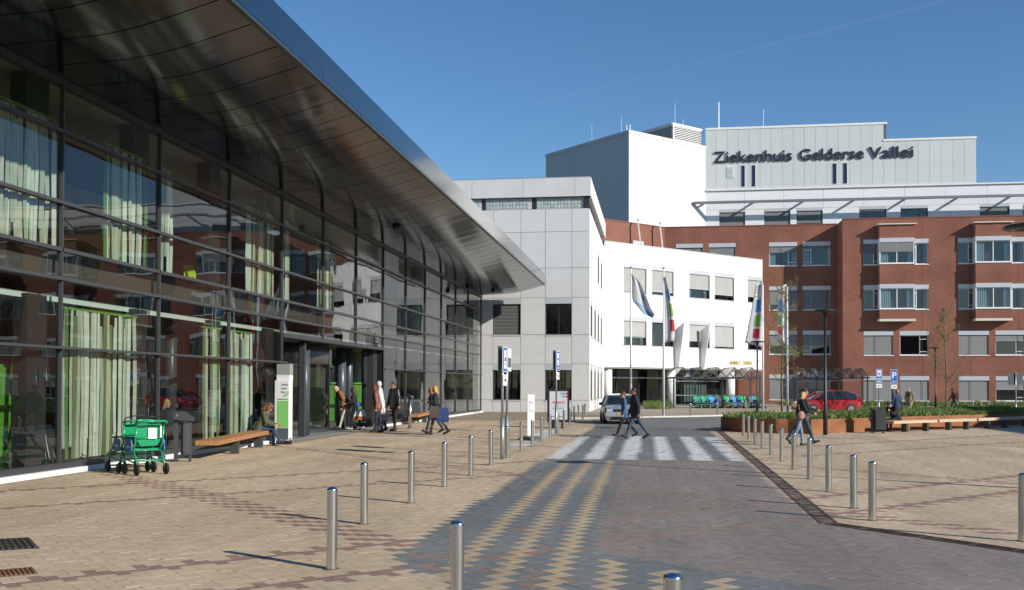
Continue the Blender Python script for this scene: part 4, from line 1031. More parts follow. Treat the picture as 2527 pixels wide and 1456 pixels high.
# ---- bins
def perforated_bin(label, p, rz, h=1.0, w=.36):
    t = thing("litter_bin", label, "litter bin", (p.x, p.y, 0), rz)
    m = pm("bin_grey", (.05, .053, .058), .45)
    MB().box((-.28, 0, h / 2), (.12, .09, h)).build("post", m, t); MB().box((.16, 0, .14), (.09, .08, .28)).build("post", m, t)
    ring = [(w / 2 * math.cos(a) * .95 + .04, w / 2 * .8 * math.sin(a)) for a in [rad(22.5 + 45 * k) for k in range(8)]]
    MB().prism([(x, y, .16) for x, y in ring], (0, 0, h - .3)).build("body", m, t)
    MB().prism([(x * 1.06 - .06 * (k in (3, 4)), y * 1.06, h - .13) for k, (x, y) in enumerate(ring)], (0, 0, .03)).build("lid_rim", m, t)
    lid = [(-.34, -.17, h - .06), (.26, -.17, h - .1), (.26, -.17, h - .02), (-.05, -.17, h + .12), (-.34, -.17, h + .1)]
    MB().prism(lid, (0, .34, 0)).build("lid", m, t)
    MB().box((-.22, -.173, h + .03), (.05, .004, .04)).build("label_plate", M_galv, t)
    mh = pm("bin_hole", (.25, .26, .27), .5)
    hm = cached("hole", lambda: MB().lathe([(.009, 0), (.009, .004)], n=6, M=Matrix.Rotation(rad(90), 3, 'X')).mesh("perforation", mh))
    d = w / 2 * .8 * math.cos(rad(22.5))
    for r in range(16):
        for c in range(3): link("perforation", hm, t, (.0 + c * .055 - .015, -d - .0, .24 + r * .038))
    t.scale = (.72, .9, 1.06)
_bin = perforated_bin("grey perforated litter bin between the green wheelchairs and the bench", gp(456, 1139), rad(18))
def slat_bin(label, p, rz, h=1.0):
    t = thing("litter_bin", label, "litter bin", (p.x, p.y, 0), rz); m = pm("bin_dark", (.028, .032, .036), .5)
    MB().box((-.22, 0, h / 2), (.1, .1, h)).build("post", m, t); MB().box((.2, 0, .12), (.08, .08, .24)).build("post", m, t)
    MB().b2((-.15, -.17, .14), (.27, .17, h - .1)).build("body", m, t)
    for k in range(14): MB().b2((-.13, -.185, .17 + k * .05), (.25, -.171, .195 + k * .05)).build("slat", pm("bin_slat", (.06, .07, .075), .45), t)
    MB().b2((-.28, -.18, h - .06), (.02, .18, h)).build("lid", m, t); MB().b2((.02, .1, h - .1), (.28, .18, h + .02)).build("lid_back", m, t)
slat_bin("dark slatted litter bin at the end of the benches by the seated man", gp(2166, 1069), rad(5), 1.0)
slat_bin("dark slatted litter bin behind the steel kiosk post at the entrance", gp(1021, 1043), rad(20), 1.0)

# ---- benches
M_wood = pm("orange_hardwood", (.42, .20, .075), .55, var=.22, vs=5, stretch=(1, 9, 9), bump=.15, bs=30, obj_var=.1)
M_wood_p = pm("pale_hardwood", (.55, .42, .30), .65, var=.15, vs=5, stretch=(1, 9, 9), obj_var=.06)
def bench(label, a, b, w=.5, h=.46, nsl=5, mat=None, legs=(.28, .78), group=None, mats=None):
    a, b = Vector((a.x, a.y, 0)), Vector((b.x, b.y, 0)); L = (b - a).length; d = (b - a).normalized()
    t = thing("bench", label, "bench", tuple((a + b) / 2), math.atan2(d.y, d.x), group)
    mat = mat or M_wood; sw = w / nsl
    for i in range(nsl):
        MB().b2((-L / 2, -w / 2 + i * sw + .004, h - .11), (L / 2, -w / 2 + (i + 1) * sw - .004, h)).build("slat", mat, t)
    for q in legs: MB().b2((-L / 2 + L * q - .07, -w / 2 + .05, 0), (-L / 2 + L * q + .07, -w / 2 + .27, h - .11)).build("leg", M_dark, t)
    return t
ba, bb = gp(537, 1130), gp(650, 1100); dd = (bb - ba).normalized(); nb = Vector((-dd.y, dd.x, 0))
bench("orange wooden bench on dark legs with the seated curly haired woman", ba - dd * .62 + nb * .1, bb + dd * .45 + nb * .1, .55, .46, 5, M_wood, (.36, .80))
bench("small orange wooden bench by the glass behind the two women", gp(1020, 1048), gp(1062, 1036), .5, .46, 5, M_wood, (.5, .85))
bq = [(2190, 1067, 2298, 1062.5), (2303, 1062, 2395, 1058.5), (2400, 1058, 2488, 1054.5), (2494, 1054, 2580, 1050.5)]
bl_ = ["pale topped long bench with the seated man in black", "pale topped long bench, second from the dark litter bin", "long bench in shadow, third from the dark litter bin", "long bench in shadow cut off by the right edge"]
for (x0, y0, x1, y1), lb in zip(bq, bl_): bench(lb, gp(x0, y0), gp(x1, y1), .55, .46, 4, M_wood_p, (.32, .80))

# ---- green totem sign
tp = gp(699, 1096); tot = thing("info_totem", "white and green information totem sign beside the entrance", "sign", (tp.x, tp.y, 0), rad(-4))
ppm = FPX / (tp.y * math.cos(YAW) - tp.x * math.sin(YAW)); tw = 37 / ppm; th = (1096 - 898) / ppm
MB().b2((-.42 * tw, -.11, 0), (.5 * tw, .11, .2)).build("base", M_black, tot)
M_tw_ = pm("totem_white", (.80, .80, .80), .35)
MB().b2((-.5 * tw, -.13, .12), (.5 * tw, .13, 1.95)).build("body", M_tw_, tot)
MB().b2((-.42 * tw, -.09, 1.95), (.5 * tw, .15, 2.12)).build("neck", M_tw_, tot)
MB().b2((-.42 * tw, -.085, 2.12), (.5 * tw, .155, th)).build("head", pm("totem_silver", (.48, .48, .47), .35, .5), tot)
MB().b2((-.32 * tw, -.136, .52), (.48 * tw, -.131, 1.33)).build("green_field", pm("totem_green", (.22, .60, .16), .4), tot)
MB().b2((-.32 * tw, -.136, .15), (.48 * tw, -.131, .50)).build("grey_field", pm("totem_slate", (.09, .12, .15), .4), tot)
M_lred, M_lblue, M_lgreen = pm("logo_red", (.62, .03, .04), .5), pm("logo_blue", (.06, .25, .60), .5), pm("logo_green", (.13, .45, .08), .5)
for k, m in enumerate((M_lred, M_lblue, M_lgreen)): MB().b2((-.32 * tw + k * .27 * tw, -.136, 1.365), (-.07 * tw + k * .27 * tw, -.131, 1.395)).build("colour_bar", m, tot)
M_ltxt = pm("logo_text", (.10, .12, .11), .6)
for k, w in enumerate(("Ziekenhuis", "Gelderse", "Vallei")): link("lettering", text_mesh(w, .085, .001, "lettering", M_ltxt, sx=.62), tot, (-.03, -.133, 1.80 - .115 * k))
for k in range(3):
    mb = MB(); c = (.03 + .045 * k, 1.46)
    mb.tube([(c[0] + .13 * (j / 5), -.134, c[1] + .16 * (j / 5) ** 1.7 + .0 * k) for j in range(6)], .008, 5); mb.build("leaf_mark", M_lgreen, tot)

# ---- kiosk post with slanted screen
kp_ = gp(1011, 1058); t = thing("info_kiosk", "slim steel kiosk post with slanted dark screen at the entrance", "kiosk", (kp_.x, kp_.y, 0), rad(-15))
MB().lathe([(.075, 0), (.075, 1.28)], n=20).build("post", M_steel, t, True); MB().lathe([(.1, 0), (.1, .02)], n=20).build("base_plate", M_galv, t)
Mx = Matrix.Rotation(rad(38), 3, 'Y'); MB().box((-.02, 0, 1.36), (.34, .2, .05), M=Mx).build("screen", M_black, t); MB().box((.06, 0, 1.3), (.1, .12, .16), M=Mx).build("bracket", M_galv, t)

# ---- sign posts
M_blue = pm("sign_blue", (.02, .13, .48), .35); M_signw = pm("sign_white", (.78, .78, .78), .4); M_signb = pm("sign_back", (.09, .10, .11), .5, .4)
def arrow(t, d, z, w, right=True, y=-.012):
    s = 1 if right else -1
    MB().prism([(-.11 * s, y, z - .014), (.02 * s, y, z - .014), (.02 * s, y, z - .05), (.12 * s, y, z), (.02 * s, y, z + .05), (.02 * s, y, z + .014), (-.11 * s, y, z + .014)], (0, .003, 0)).build("arrow", M_black, t)
def sign_post(label, p, rz, H, kind, ww=.42, hh=.98, sleeve=1.0, arr=None, name="sign_post", rear=False):
    t = thing(name, label, "sign", (p.x, p.y, 0), rz)
    MB().cyl((0, 0, 0), (0, 0, sleeve), .052, n=14).build("post", M_galv, t, True); MB().cyl((0, 0, sleeve), (0, 0, H), .034, n=12).build("upper_post", M_galv, t, True)
    z0 = H - hh
    if kind == 'back':
        MB().b2((-ww / 2, .04, z0), (ww / 2, .06, H)).build("sign_plate", M_signb, t); MB().b2((-.05, -.04, H - .03), (.05, .06, H + .02)).build("clamp", M_galv, t); return t
    pl = MB().b2((-ww / 2, -.065, z0), (ww / 2, -.05, H)).build("sign_plate", M_signw if kind != 'white' else M_signw, t)
    if kind == 'white': MB().b2((-ww / 2 + .05, -.068, z0 + .1), (ww / 2 - .05, -.066, z0 + .35)).build("print", M_ltxt, t)
    else: MB().b2((-ww / 2 + .02, -.069, z0 + .02), (ww / 2 - .02, -.066, H - .02)).build("blue_field", M_blue, t)
    if kind == 'P':
        link("lettering", text_mesh("P", .62, .002, "lettering", M_signw, bold=.01), t, (-.16, -.072, z0 + .38)); link("lettering", text_mesh("taxi", .2, .002, "lettering", M_signw), t, (-.15, -.072, z0 + .1))
    if kind == 'bus':
        MB().b2((-.14, -.073, H - .5), (.14, -.07, H - .08)).build("pictogram", M_signw, t)
        pz = H - .46
        MB().b2((-.08, -.0755, pz + .1), (.08, -.0735, pz + .2)).build("pictogram", M_blue, t); MB().b2((-.09, -.0755, pz + .02), (-.03, -.0735, pz + .05)).build("pictogram", M_blue, t); MB().b2((.03, -.0755, pz + .02), (.09, -.0735, pz + .05)).build("pictogram", M_blue, t)
        for k in range(3): MB().b2((-.15, -.0725, z0 + .08 + k * .11), (.15, -.07, z0 + .12 + k * .11)).build("text_line", M_signw, t)
    if arr is not None:
        MB().b2((-.2, -.065, z0 - .34), (.2, -.05, z0 - .06)).build("arrow_plate", M_signw, t)
        s = 1 if arr else -1; zc = z0 - .2
        MB().prism([(-.13 * s, -.068, zc - .014), (.03 * s, -.068, zc - .014), (.03 * s, -.068, zc - .05), (.13 * s, -.068, zc), (.03 * s, -.068, zc + .05), (.03 * s, -.068, zc + .014), (-.13 * s, -.068, zc + .014)], (0, .002, 0)).build("arrow", M_black, t)
    if rear: MB().b2((-ww / 2, .05, z0 + .03), (ww / 2, .065, H + .02)).build("rear_plate", M_signb, t); MB().b2((-ww / 2, .066, z0 + .03), (ww / 2, .07, H + .02)).build("rear_face", M_signw, t)
    return t
def hgt(px, pyt, g): return at_plane(px, pyt, g, Vector((math.sin(YAW), -math.cos(YAW), 0))).z
g = gp(1239, 1133); sign_post("blue and white parking sign on tall grey post, seen edge on, nearest the camera", g, rad(86), hgt(1243, 856, g), 'bus', .5, .62, 1.0, True, rear=True)
g = gp(1250, 1122); sign_post("white sign on grey post right behind the nearest blue sign", g, rad(87), hgt(1256, 860, g), 'white', .5, .6, 1.0)
g = gp(1372, 1070); sign_post("blue bus stop sign on grey post in front of the poster display", g, rad(80), hgt(1376, 866, g), 'bus', .5, .75, 1.1, True, rear=True)
g = gp(2168, 1020); sign_post("blue bus sign with arrow pointing left near the brick wing", g, rad(8), hgt(2169, 911, g), 'bus', .42, .95, .9, False)
g = gp(2205, 1020); sign_post("blue taxi parking sign with arrow pointing right", g, rad(8), hgt(2207, 912, g), 'P', .45, .98, .9, True)
g = gp(2506, 1022); sign_post("dark back of a square road sign at the right edge", g, rad(8), hgt(2507, 920, g), 'back', 1.0, .82, .8, None)
# ---- white upright sign on a rubber foot
g = gp(1309, 1086); t = thing("pavement_sign", "narrow white upright sign on a grey domed foot between the bollards", "sign", (g.x, g.y, 0), rad(35))
MB().b2((-.13, -.02, .1), (.13, .02, 1.52)).build("board", M_signw, t); MB().b2((-.09, -.025, .95), (.09, -.021, 1.3)).build("print", pm("print_grey", (.35, .37, .40), .6), t)
MB().b2((-.05, -.028, 1.0), (.05, -.0255, 1.22)).build("print", M_signw, t)
MB().lathe([(.42, 0), (.42, .06), (.34, .11), (.1, .15)], n=20).build("foot", pm("foot_grey", (.09, .10, .11), .7), t)
# ---- poster display
g = gp(1377, 1056); t = thing("poster_display", "black framed poster display with a red heading on two feet", "poster stand", (g.x, g.y, 0), rad(10))
ppm = FPX / (g.y * math.cos(YAW) - g.x * math.sin(YAW)); pw_ = 54 / ppm; pz0, pz1 = 14 / ppm, 96 / ppm
MB().b2((-pw_ / 2, -.09, pz0), (pw_ / 2, .09, pz1)).build("frame", M_black, t)
po = MB().b2((-pw_ / 2 + .09, -.096, pz0 + .12), (pw_ / 2 - .09, -.091, pz1 - .1)).build("poster", pm("poster_paper", (.50, .53, .57), .4, var=.12, vs=1.5), t)
for s in (-.22, .22): MB().b2((s * pw_ - .08, -.07, 0), (s * pw_ + .08, .07, pz0)).build("foot", M_black, t); MB().b2((s * pw_ - .08, -.35, 0), (s * pw_ + .08, .35, .03)).build("foot_plate", M_black, t)
link("lettering", text_mesh("PARKEERSERVICE", .115, .001, "lettering", pm("poster_red", (.45, .04, .06), .6), bold=.003, align='CENTER', sx=.62), po, (0, -.098, pz1 - .62))
for wd, zz in ((.5, .84), (.62, 1.2), (.12, 1.32)): MB().b2((-wd * pw_ / 2, -.0985, pz1 - zz), (wd * pw_ / 2, -.0965, pz1 - zz + .03)).build("text_line", M_ltxt, po)
for k, (dx, dz, m) in enumerate(((.3, .0, M_lgreen), (.18, 0, M_lblue), (.06, 0, M_lred), (.06, -.13, M_lred), (.18, -.13, M_lblue))): MB().b2((pw_ / 2 - .12 - dx, -.099, pz1 - .24 + dz), (pw_ / 2 - .03 - dx, -.0965, pz1 - .15 + dz)).build("logo_square", m, po)

# ---- lamp posts with flat disc heads
def lamp(label, p, H):
    t = thing("street_lamp", label, "street lamp", (p.x, p.y, 0)); m = pm("lamp_black", (.02, .022, .025), .4)
    MB().lathe([(.085, 0), (.085, .9), (.06, 1.0), (.05, H - .1)], n=16).build("pole", m, t, True)
    MB().lathe([(.06, H - .22), (.09, H - .1), (.42, H - .06), (.45, H - .03), (.40, H), (.01, H + .03)], n=32).build("lamp_head", m, t, True)
    MB().lathe([(.30, H - .078), (.30, H - .066)], n=24).build("diffuser", pm("lamp_diffuser", (.5, .5, .48), .4), t)
g = gp(2036, 1073); LH = hgt(2037, 765, g); lamp("black street lamp with flat disc head in front of the planter", g, LH)
def far_pt(px, pyt, z):                               # point of known height seen at a pixel
    d = ray(px, pyt); s = (z - CAMZ) / d.z; return Vector((d.x * s, d.y * s, 0))
lamp("black street lamp beside the thin tree on the right", far_pt(2307, 857, LH), LH)
lamp("black street lamp in front of the right flag pair by the trolley shelter", far_pt(1868, 842, LH), LH)
lamp("street lamp whose disc head shows at the right edge high up", far_pt(2540, 556, LH), LH)

# ---- flag poles and flags
def flagpole(label, p, H):
    t = thing("flagpole", label, "flagpole", (p.x, p.y, 0))
    MB().cyl((0, 0, 0), (0, 0, H), .075, .045, n=14).build("pole", pm("pole_white", (.74, .74, .74), .4), t, True)
    MB().lathe([(.06, H), (.075, H + .03), (.05, H + .09), (.01, H + .1)], n=12).build("cap", pm("cap_red", (.6, .08, .05), .5), t, True)
    MB().lathe([(.13, 0), (.13, .03)], n=14).build("base_plate", M_galv, t)
    return t
def cloth_mat(c):
    nm = "flag_cloth_%d" % int(c[0] * 1000 + c[1] * 100 + c[2] * 10)
    if nm in MATS: return MATS[nm]
    m = pm(nm, c, .8); nt = m.node_tree; tl = nt.nodes.new("ShaderNodeBsdfTranslucent"); tl.inputs[0].default_value = (*c, 1); mx = nt.nodes.new("ShaderNodeMixShader"); mx.inputs[0].default_value = .45
    nt.links.new(nt.nodes["Principled BSDF"].outputs[0], mx.inputs[1]); nt.links.new(tl.outputs[0], mx.inputs[2]); nt.links.new(mx.outputs[0], nt.nodes["Material Output"].inputs[0]); return m
def flag(label, p, z1, outline, prints, name="flag", rz=0.0, wave=.10):
    """outline: left/right edge offsets from the pole (m) sampled from top down; a hanging cloth with real folds"""
    t = thing(name, label, "flag", (p.x, p.y, z1), rz); n = 10; R = random.Random(label)
    ph = R.uniform(0, 6); rows = len(outline); P = []
    def pt(s, j):                                     # s across 0..1, j row (float)
        i = min(int(j), rows - 2); f = j - i
        a = outline[i][0] * (1 - f) + outline[i + 1][0] * f; b = outline[i][1] * (1 - f) + outline[i + 1][1] * f; z = outline[i][2] * (1 - f) + outline[i + 1][2] * f; z2 = outline[i][3] * (1 - f) + outline[i + 1][3] * f
        x = a + (b - a) * s; return (x, wave * s * math.sin(s * 7 + j * .35 + ph) - .02, -(z + (z2 - z) * s))
    NR = (rows - 1) * 4
    for j in range(NR + 1):
        for i in range(n + 1): P.append(pt(i / n, j / 4))
    F = [(j * (n + 1) + i, j * (n + 1) + i + 1, (j + 1) * (n + 1) + i + 1, (j + 1) * (n + 1) + i) for j in range(NR) for i in range(n)]
    me = MB().add(P, F).mesh("cloth", pm("flag_white", (.72, .72, .73), .8)); me.shade_smooth()
    me.materials.clear(); me.materials.append(cloth_mat((.78, .78, .79))); c = link("cloth", me, t); sol = c.modifiers.new("thick", 'SOLIDIFY'); sol.thickness = .006
    for (s0, s1, j0, j1, m, nm) in prints:
        for off in (-.012, .012):
            Q = [pt(s0 + (s1 - s0) * i / 4, j0 + (j1 - j0) * j / 4) for j in range(5) for i in range(5)]
            Q = [(a, b + off, z) for a, b, z in Q]
            link(nm, MB().add(Q, [(j * 5 + i, j * 5 + i + 1, (j + 1) * 5 + i + 1, (j + 1) * 5 + i) for j in range(4) for i in range(4)]).mesh(nm, m), t)
    return t
M_fblue, M_fgreen, M_fred, M_fdk = cloth_mat((.16, .42, .72)), cloth_mat((.30, .60, .16)), cloth_mat((.75, .08, .08)), cloth_mat((.45, .47, .5))
fp = [gp(1556, 1030), gp(1637, 1030)]; FH = hgt(1558, 662, fp[0])
fp.append(far_pt(1882, 703, FH)); fp.append(far_pt(1942, 708, FH))
for p, lb in zip(fp, ("white flagpole with red cap carrying the white and blue flag", "white flagpole with red cap right of the white and blue flag", "white flagpole with red cap in front of the white wing's right end", "white flagpole furthest right, behind the thin tree")): flagpole(lb, p, FH)
def ppm_at(p): return FPX / (p.y * math.cos(YAW) - p.x * math.sin(YAW))
def ol(p, pole_px, rowsD):                            # photo outline -> metres beside this pole
    k = ppm_at(p); top = rowsD[0][2]; out = []
    for l, r, yl, yr in rowsD: out.append(((l - pole_px) / k, (r - pole_px) / k, (yl - top) / k, (yr - top) / k))
    return out
k = ppm_at(fp[0]); z1 = hgt(1560, 675, fp[0])
flag("white flag with a blue wave along its lower edge, first from the left", fp[0], z1, ol(fp[0], 1558, [(1561, 1563, 675, 678), (1561, 1581, 690, 698), (1561, 1595, 712, 730), (1561, 1607, 734, 762), (1563, 1617, 744, 778), (1590, 1612, 775, 786)]),
     [(.0, .55, 3.55, 3.98, cloth_mat((.30, .56, .86)), "blue_wave"), (.1, .95, 4.15, 4.9, cloth_mat((.30, .56, .86)), "blue_wave"), (.05, .9, .1, .6, M_fgreen, "green_corner"), (.6, .8, 2.1, 2.6, M_fblue, "emblem")], wave=.16)
k = ppm_at(fp[1]); z1 = hgt(1641, 680, fp[1])
flag("white banner flag with blue, green and red squares, second from the left", fp[1], z1, ol(fp[1], 1640, [(1642, 1645, 680, 684), (1642, 1655, 720, 724), (1642, 1663, 765, 768), (1642, 1668, 805, 808), (1641, 1666, 846, 842)]),
     [(.55, .95, .75, 1.4, M_fblue, "blue_square"), (.58, .98, 1.6, 2.35, M_fgreen, "green_square"), (.55, .97, 2.55, 3.3, M_fred, "red_square")], wave=.12)
z1 = hgt(1880, 702, fp[2])
flag("white banner flag with three coloured squares, third from the left", fp[2], z1, ol(fp[2], 1881, [(1863, 1880, 706, 704), (1857, 1880, 745, 742), (1850, 1880, 785, 783), (1843, 1880, 822, 824), (1837, 1880, 850, 862)]),
     [(.35, .85, 1.0, 1.75, M_fblue, "blue_square"), (.38, .83, 1.95, 2.65, M_fgreen, "green_square"), (.40, .8, 2.8, 3.45, M_fred, "red_square"), (.2, .85, .12, .2, M_fdk, "lettering"), (.2, .7, .3, .37, M_fdk, "lettering"), (.2, .6, .46, .53, M_fdk, "lettering"), (.15, .4, .74, .82, M_fgreen, "leaf_mark")], wave=.12)
z1 = hgt(1941, 708, fp[3])
flag("white banner flag with three coloured squares, furthest right behind the tree", fp[3], z1, ol(fp[3], 1941, [(1923, 1940, 716, 708), (1919, 1940, 752, 748), (1916, 1940, 790, 790), (1917, 1940, 826, 830), (1926, 1941, 848, 862)]),
     [(.1, .55, .9, 1.7, M_fblue, "blue_square"), (.1, .5, 1.85, 2.5, M_fgreen, "green_square"), (.1, .5, 2.65, 3.3, M_fred, "red_square"), (.3, .8, .15, .25, M_fdk, "lettering"), (.3, .75, .35, .42, M_fdk, "lettering")], wave=.12)

# ---- shelters with folded translucent roofs
M_poly = glass("roof_sheet", (.80, .81, .82), 1.5, rough=.05); M_shel = pm("shelter_steel", (.04, .042, .045), .45); M_sglass = glass("shelter_glass", (.84, .90, .89), 1.5)
def shelter(label, a, b, H, depth, nf, roof_h, walls, name="shelter"):
    a, b = Vector((a.x, a.y, 0)), Vector((b.x, b.y, 0)); L = (b - a).length; d = (b - a).normalized(); t = thing(name, label, "shelter", tuple(a), math.atan2(d.y, d.x)); w = L / nf
    for x in [L * i / 3 for i in range(4)]:
        for y in (0, depth):
            if 0 < x < L and y == 0: continue
            MB().b2((x - .06, y - .06, 0), (x + .06, y + .06, H)).build("post", M_shel, t)
    for y in (0, depth): MB().b2((-.2, y - .07, H), (L + .2, y + .07, H + .14)).build("beam", M_shel, t)
    for x in (0, L): MB().b2((x - .06, .07, H), (x + .06, depth - .07, H + .12)).build("beam", M_shel, t)
    for i in range(nf):
        x0, xm, x1 = i * w, (i + .5) * w, (i + 1) * w
        for p, q in ((x0, xm), (xm, x1)):
            za, zb = (H + .15, H + .15 + roof_h) if q == xm else (H + .15 + roof_h, H + .15)
            MB().add([(p, -.25, za), (q, -.25, zb), (q, depth + .25, zb), (p, depth + .25, za)], [(0, 1, 2, 3)]).build("roof_sheet", M_poly, t)
            for y in (-.25, depth + .25): MB().bar((p, y, za), (q, y, zb), .05, .07).build("rafter", M_shel, t)
        MB().bar((xm, -.25, H + .16 + roof_h), (xm, depth + .25, H + .16 + roof_h), .05, .05).build("ridge", M_shel, t)
    for (x0, y0, x1, y1) in walls:
        MB().add([(x0, y0, .25), (x1, y1, .25), (x1, y1, H - .2), (x0, y0, H - .2)], [(0, 1, 2, 3)]).build("glass_pane", M_sglass, t)
        for z in (.22, 1.1, H - .2): MB().bar((x0, y0, z), (x1, y1, z), .03, .04).build("rail", M_galv, t)
    return t
a, b = gp(1662, 1009), gp(1866, 1007); b = a + Vector((math.cos(rad(13)), math.sin(rad(13)), 0)) * 7.1
sh1 = shelter("trolley shelter with folded translucent roof in front of the white wing", a, b, 2.45, 2.3, 5, .75, [(.0, 0, 1.9, 0), (0, 2.3, 2.2, 2.3), (2.2, 2.3, 4.4, 2.3)])
SA, SB = a.copy(), b.copy()
a = gp(1968, 1006); b = gp(2140, 1007)
shelter("open shelter with folded translucent roof behind the red car", a, b, 2.55, 2.2, 6, .7, [(.2, 2.2, 2.1, 2.2), (2.1, 2.2, 4.0, 2.2), (4.0, 2.2, 5.8, 2.2)])

# ---- hospital push wheelchairs
def wheelchair_proto(colname, c, sign):
    t = thing("push_wheelchair", "proto", "wheelchair"); m = pm("enamel_" + colname, c, .3, coat=.4)
    mb = MB()
    for s in (-1, 1):
        x = .27 * s
        mb.tube([(x, .42, .12), (x, .38, .32), (x, .30, .45), (x, -.18, .47), (x, -.30, .62), (x, -.34, .95)], .02, 8)
        mb.tube([(x, -.22, .47), (x, -.36, .28), (x, -.42, .12)], .018, 8); mb.tube([(x, .34, .30), (x, -.10, .26), (x, -.38, .22)], .016, 8)
    for y, z in ((.36, .36), (-.2, .47), (-.36, .28), (.05, .46), (-.34, .72)): mb.tube([(-.27, y, z), (.27, y, z)], .016, 8)
    mb.build("frame", m, t, True)
    mb = MB(); mb.loft([[(-.24, -.18 + .15 * k, .485 - .02 * math.sin(k * .8)), (.24, -.18 + .15 * k, .485 - .02 * math.sin(k * .8)), (.24, -.18 + .15 * k, .505 - .02 * math.sin(k * .8)), (-.24, -.18 + .15 * k, .505 - .02 * math.sin(k * .8))] for k in range(4)]).build("seat", m, t)
    r = []
    for k in range(6): z = .56 + .085 * k; w = .25 - (.09 if k == 0 else .03 if k == 1 else 0); y = -.28 - .05 * (k / 5); r.append([(-w, y, z), (0, y - .03, z), (w, y, z), (w, y + .02, z), (0, y - .01, z), (-w, y + .02, z)])
    MB().loft(r).build("backrest", m, t)
    MB().b2((-.05, -.372, .70), (.12, -.362, .91)).build("notice", pm("notice_paper", (.72, .72, .72), .7), t)
    MB().tube([(-.27, -.33, .95), (-.30, -.42, 1.02), (-.2, -.56, 1.05), (.2, -.56, 1.05), (.30, -.42, 1.02), (.27, -.33, .95)], .022, 8).build("push_bar", m, t, True)
    MB().tube([(-.28, -.30, 1.0), (-.28, -.42, 1.10), (-.18, -.56, 1.14), (.18, -.56, 1.14), (.28, -.42, 1.10), (.28, -.30, 1.0)], .011, 8).build("brake_bar", M_black, t, True)
    for s in (-1, 1):
        MB().bar((s * .28, -.22, .72), (s * .28, .16, .70), .06, .035).build("armrest", M_black, t); MB().tube([(s * .28, .1, .69), (s * .28, .2, .5), (s * .27, .22, .46)], .014, 6).build("arm_support", m, t, True)
        sp = MB().prism([(s * .315, -.12 + .145 * math.copysign(abs(math.cos(a)) ** .45, math.cos(a)), .56 + .13 * math.copysign(abs(math.sin(a)) ** .45, math.sin(a))) for a in [rad(18 * q + 9) for q in range(20)]], (s * .02, 0, 0)).build("side_panel", sign, t)
        MB().b2((s * .337 - .002, -.2, .53), (s * .337 + .002, -.02, .56)).build("print", M_signw, sp)
        for y, r in ((.42, .10), (-.42, .11)):
            wl = MB().lathe([(r * .55, -.02), (r * .9, -.025), (r, -.012), (r, .012), (r * .9, .025), (r * .55, .02)], (s * .29, y, r), 18, M=Matrix.Rotation(rad(90), 3, 'Y')).build("wheel", M_rubber, t, True)
            MB().lathe([(r * .56, -.015), (r * .56, .015)], (s * .29, y, r), 12, M=Matrix.Rotation(rad(90), 3, 'Y')).build("hub", pm("hub_grey", (.3, .3, .3), .5), wl)
            MB().bar((s * .29, y, r), (s * .27, y * .92, r + .13), .05, .03, up=(0, 1, 0)).build("fork", M_black, t)
    MB().b2((-.2, .38, .10), (.2, .52, .125)).build("footrest", M_black, t); MB().bar((.2, -.36, .98), (.2, -.36, .72), .03, .03).build("deposit_lock", M_signw, t)
    return t
M_lb = pm("panel_blue", (.05, .15, .42), .45)
protos = {"green": wheelchair_proto("green", (.01, .30, .13), M_lb), "blue": wheelchair_proto("blue", (.05, .27, .62), M_lb), "dark": wheelchair_proto("charcoal", (.04, .045, .05), pm("panel_grey", (.3, .32, .33), .5))}
used = set()
def wchair(colr, p, rz, label, group=None):
    o = protos[colr] if colr not in used else copy_tree(protos[colr]); used.add(colr)
    o.location = p; o.rotation_euler = (0, 0, rz); o["label"] = label
    if group: o["group"] = group
    elif "group" in o: del o["group"]
    return o
c = gp(326, 1168); h0 = rad(52)
o = wchair("green", (c.x + .22, c.y + .0, 0), h0, "green push wheelchair by the left glass, the nearer of two nested ones"); o.scale = (1.04, 1.04, 1.03)
fw = Vector((-math.sin(h0), math.cos(h0), 0))
o = wchair("green", tuple(Vector((c.x + .22, c.y, 0)) + fw * .58), h0, "green push wheelchair by the left glass, pushed into the one in front"); o.scale = (1.04, 1.04, 1.03)
ds = (SB - SA).normalized(); nn_ = Vector((ds.y, -ds.x, 0))
seq = ["green", "green", "blue", "dark", "green", "blue", "green", "dark", "green"]
Ls = (SB - SA).length
for i, cn in enumerate(seq):
    p = SA + ds * (2.15 + (Ls - 2.0) * i / (len(seq) - 1)) + nn_ * -.5
    wchair(cn, tuple(p), math.atan2(ds.y, ds.x) + rad(200 + random.uniform(-8, 8)), "%s push wheelchair, %s from left in the shelter's front row" % ({"green": "green", "blue": "bright blue", "dark": "charcoal"}[cn], ORD[i]), "wheelchairs parked at the shelter")
for i, cn in enumerate(["blue", "green", "green", "dark", "green", "green", "blue"]):
    p = SA + ds * (2.6 + (Ls - 2.2) * i / 6.5) + nn_ * -1.15
    wchair(cn, tuple(p), math.atan2(ds.y, ds.x) + rad(190 + random.uniform(-8, 8)), "%s push wheelchair half hidden, %s from left in the shelter's back row" % ({"green": "green", "blue": "bright blue", "dark": "charcoal"}[cn], ORD[i]), "wheelchairs parked at the shelter")
# ================================================================== PLANTER, GREENERY, TREES
pl = thing("corten_planter", "long rust coloured steel planter with rounded nose and grass", "planter", (6.0, 40.0, 0)); po_ = Vector((6.0, 40.0, 0))
M_corten = pm("corten_steel", (.26, .105, .04), .8, var=.32, vs=.9, stretch=(1, 1, 2.5), bump=.15, bs=25)
out = planter_outline(0.0, 22); PH = .56
N = len(out); segs = []
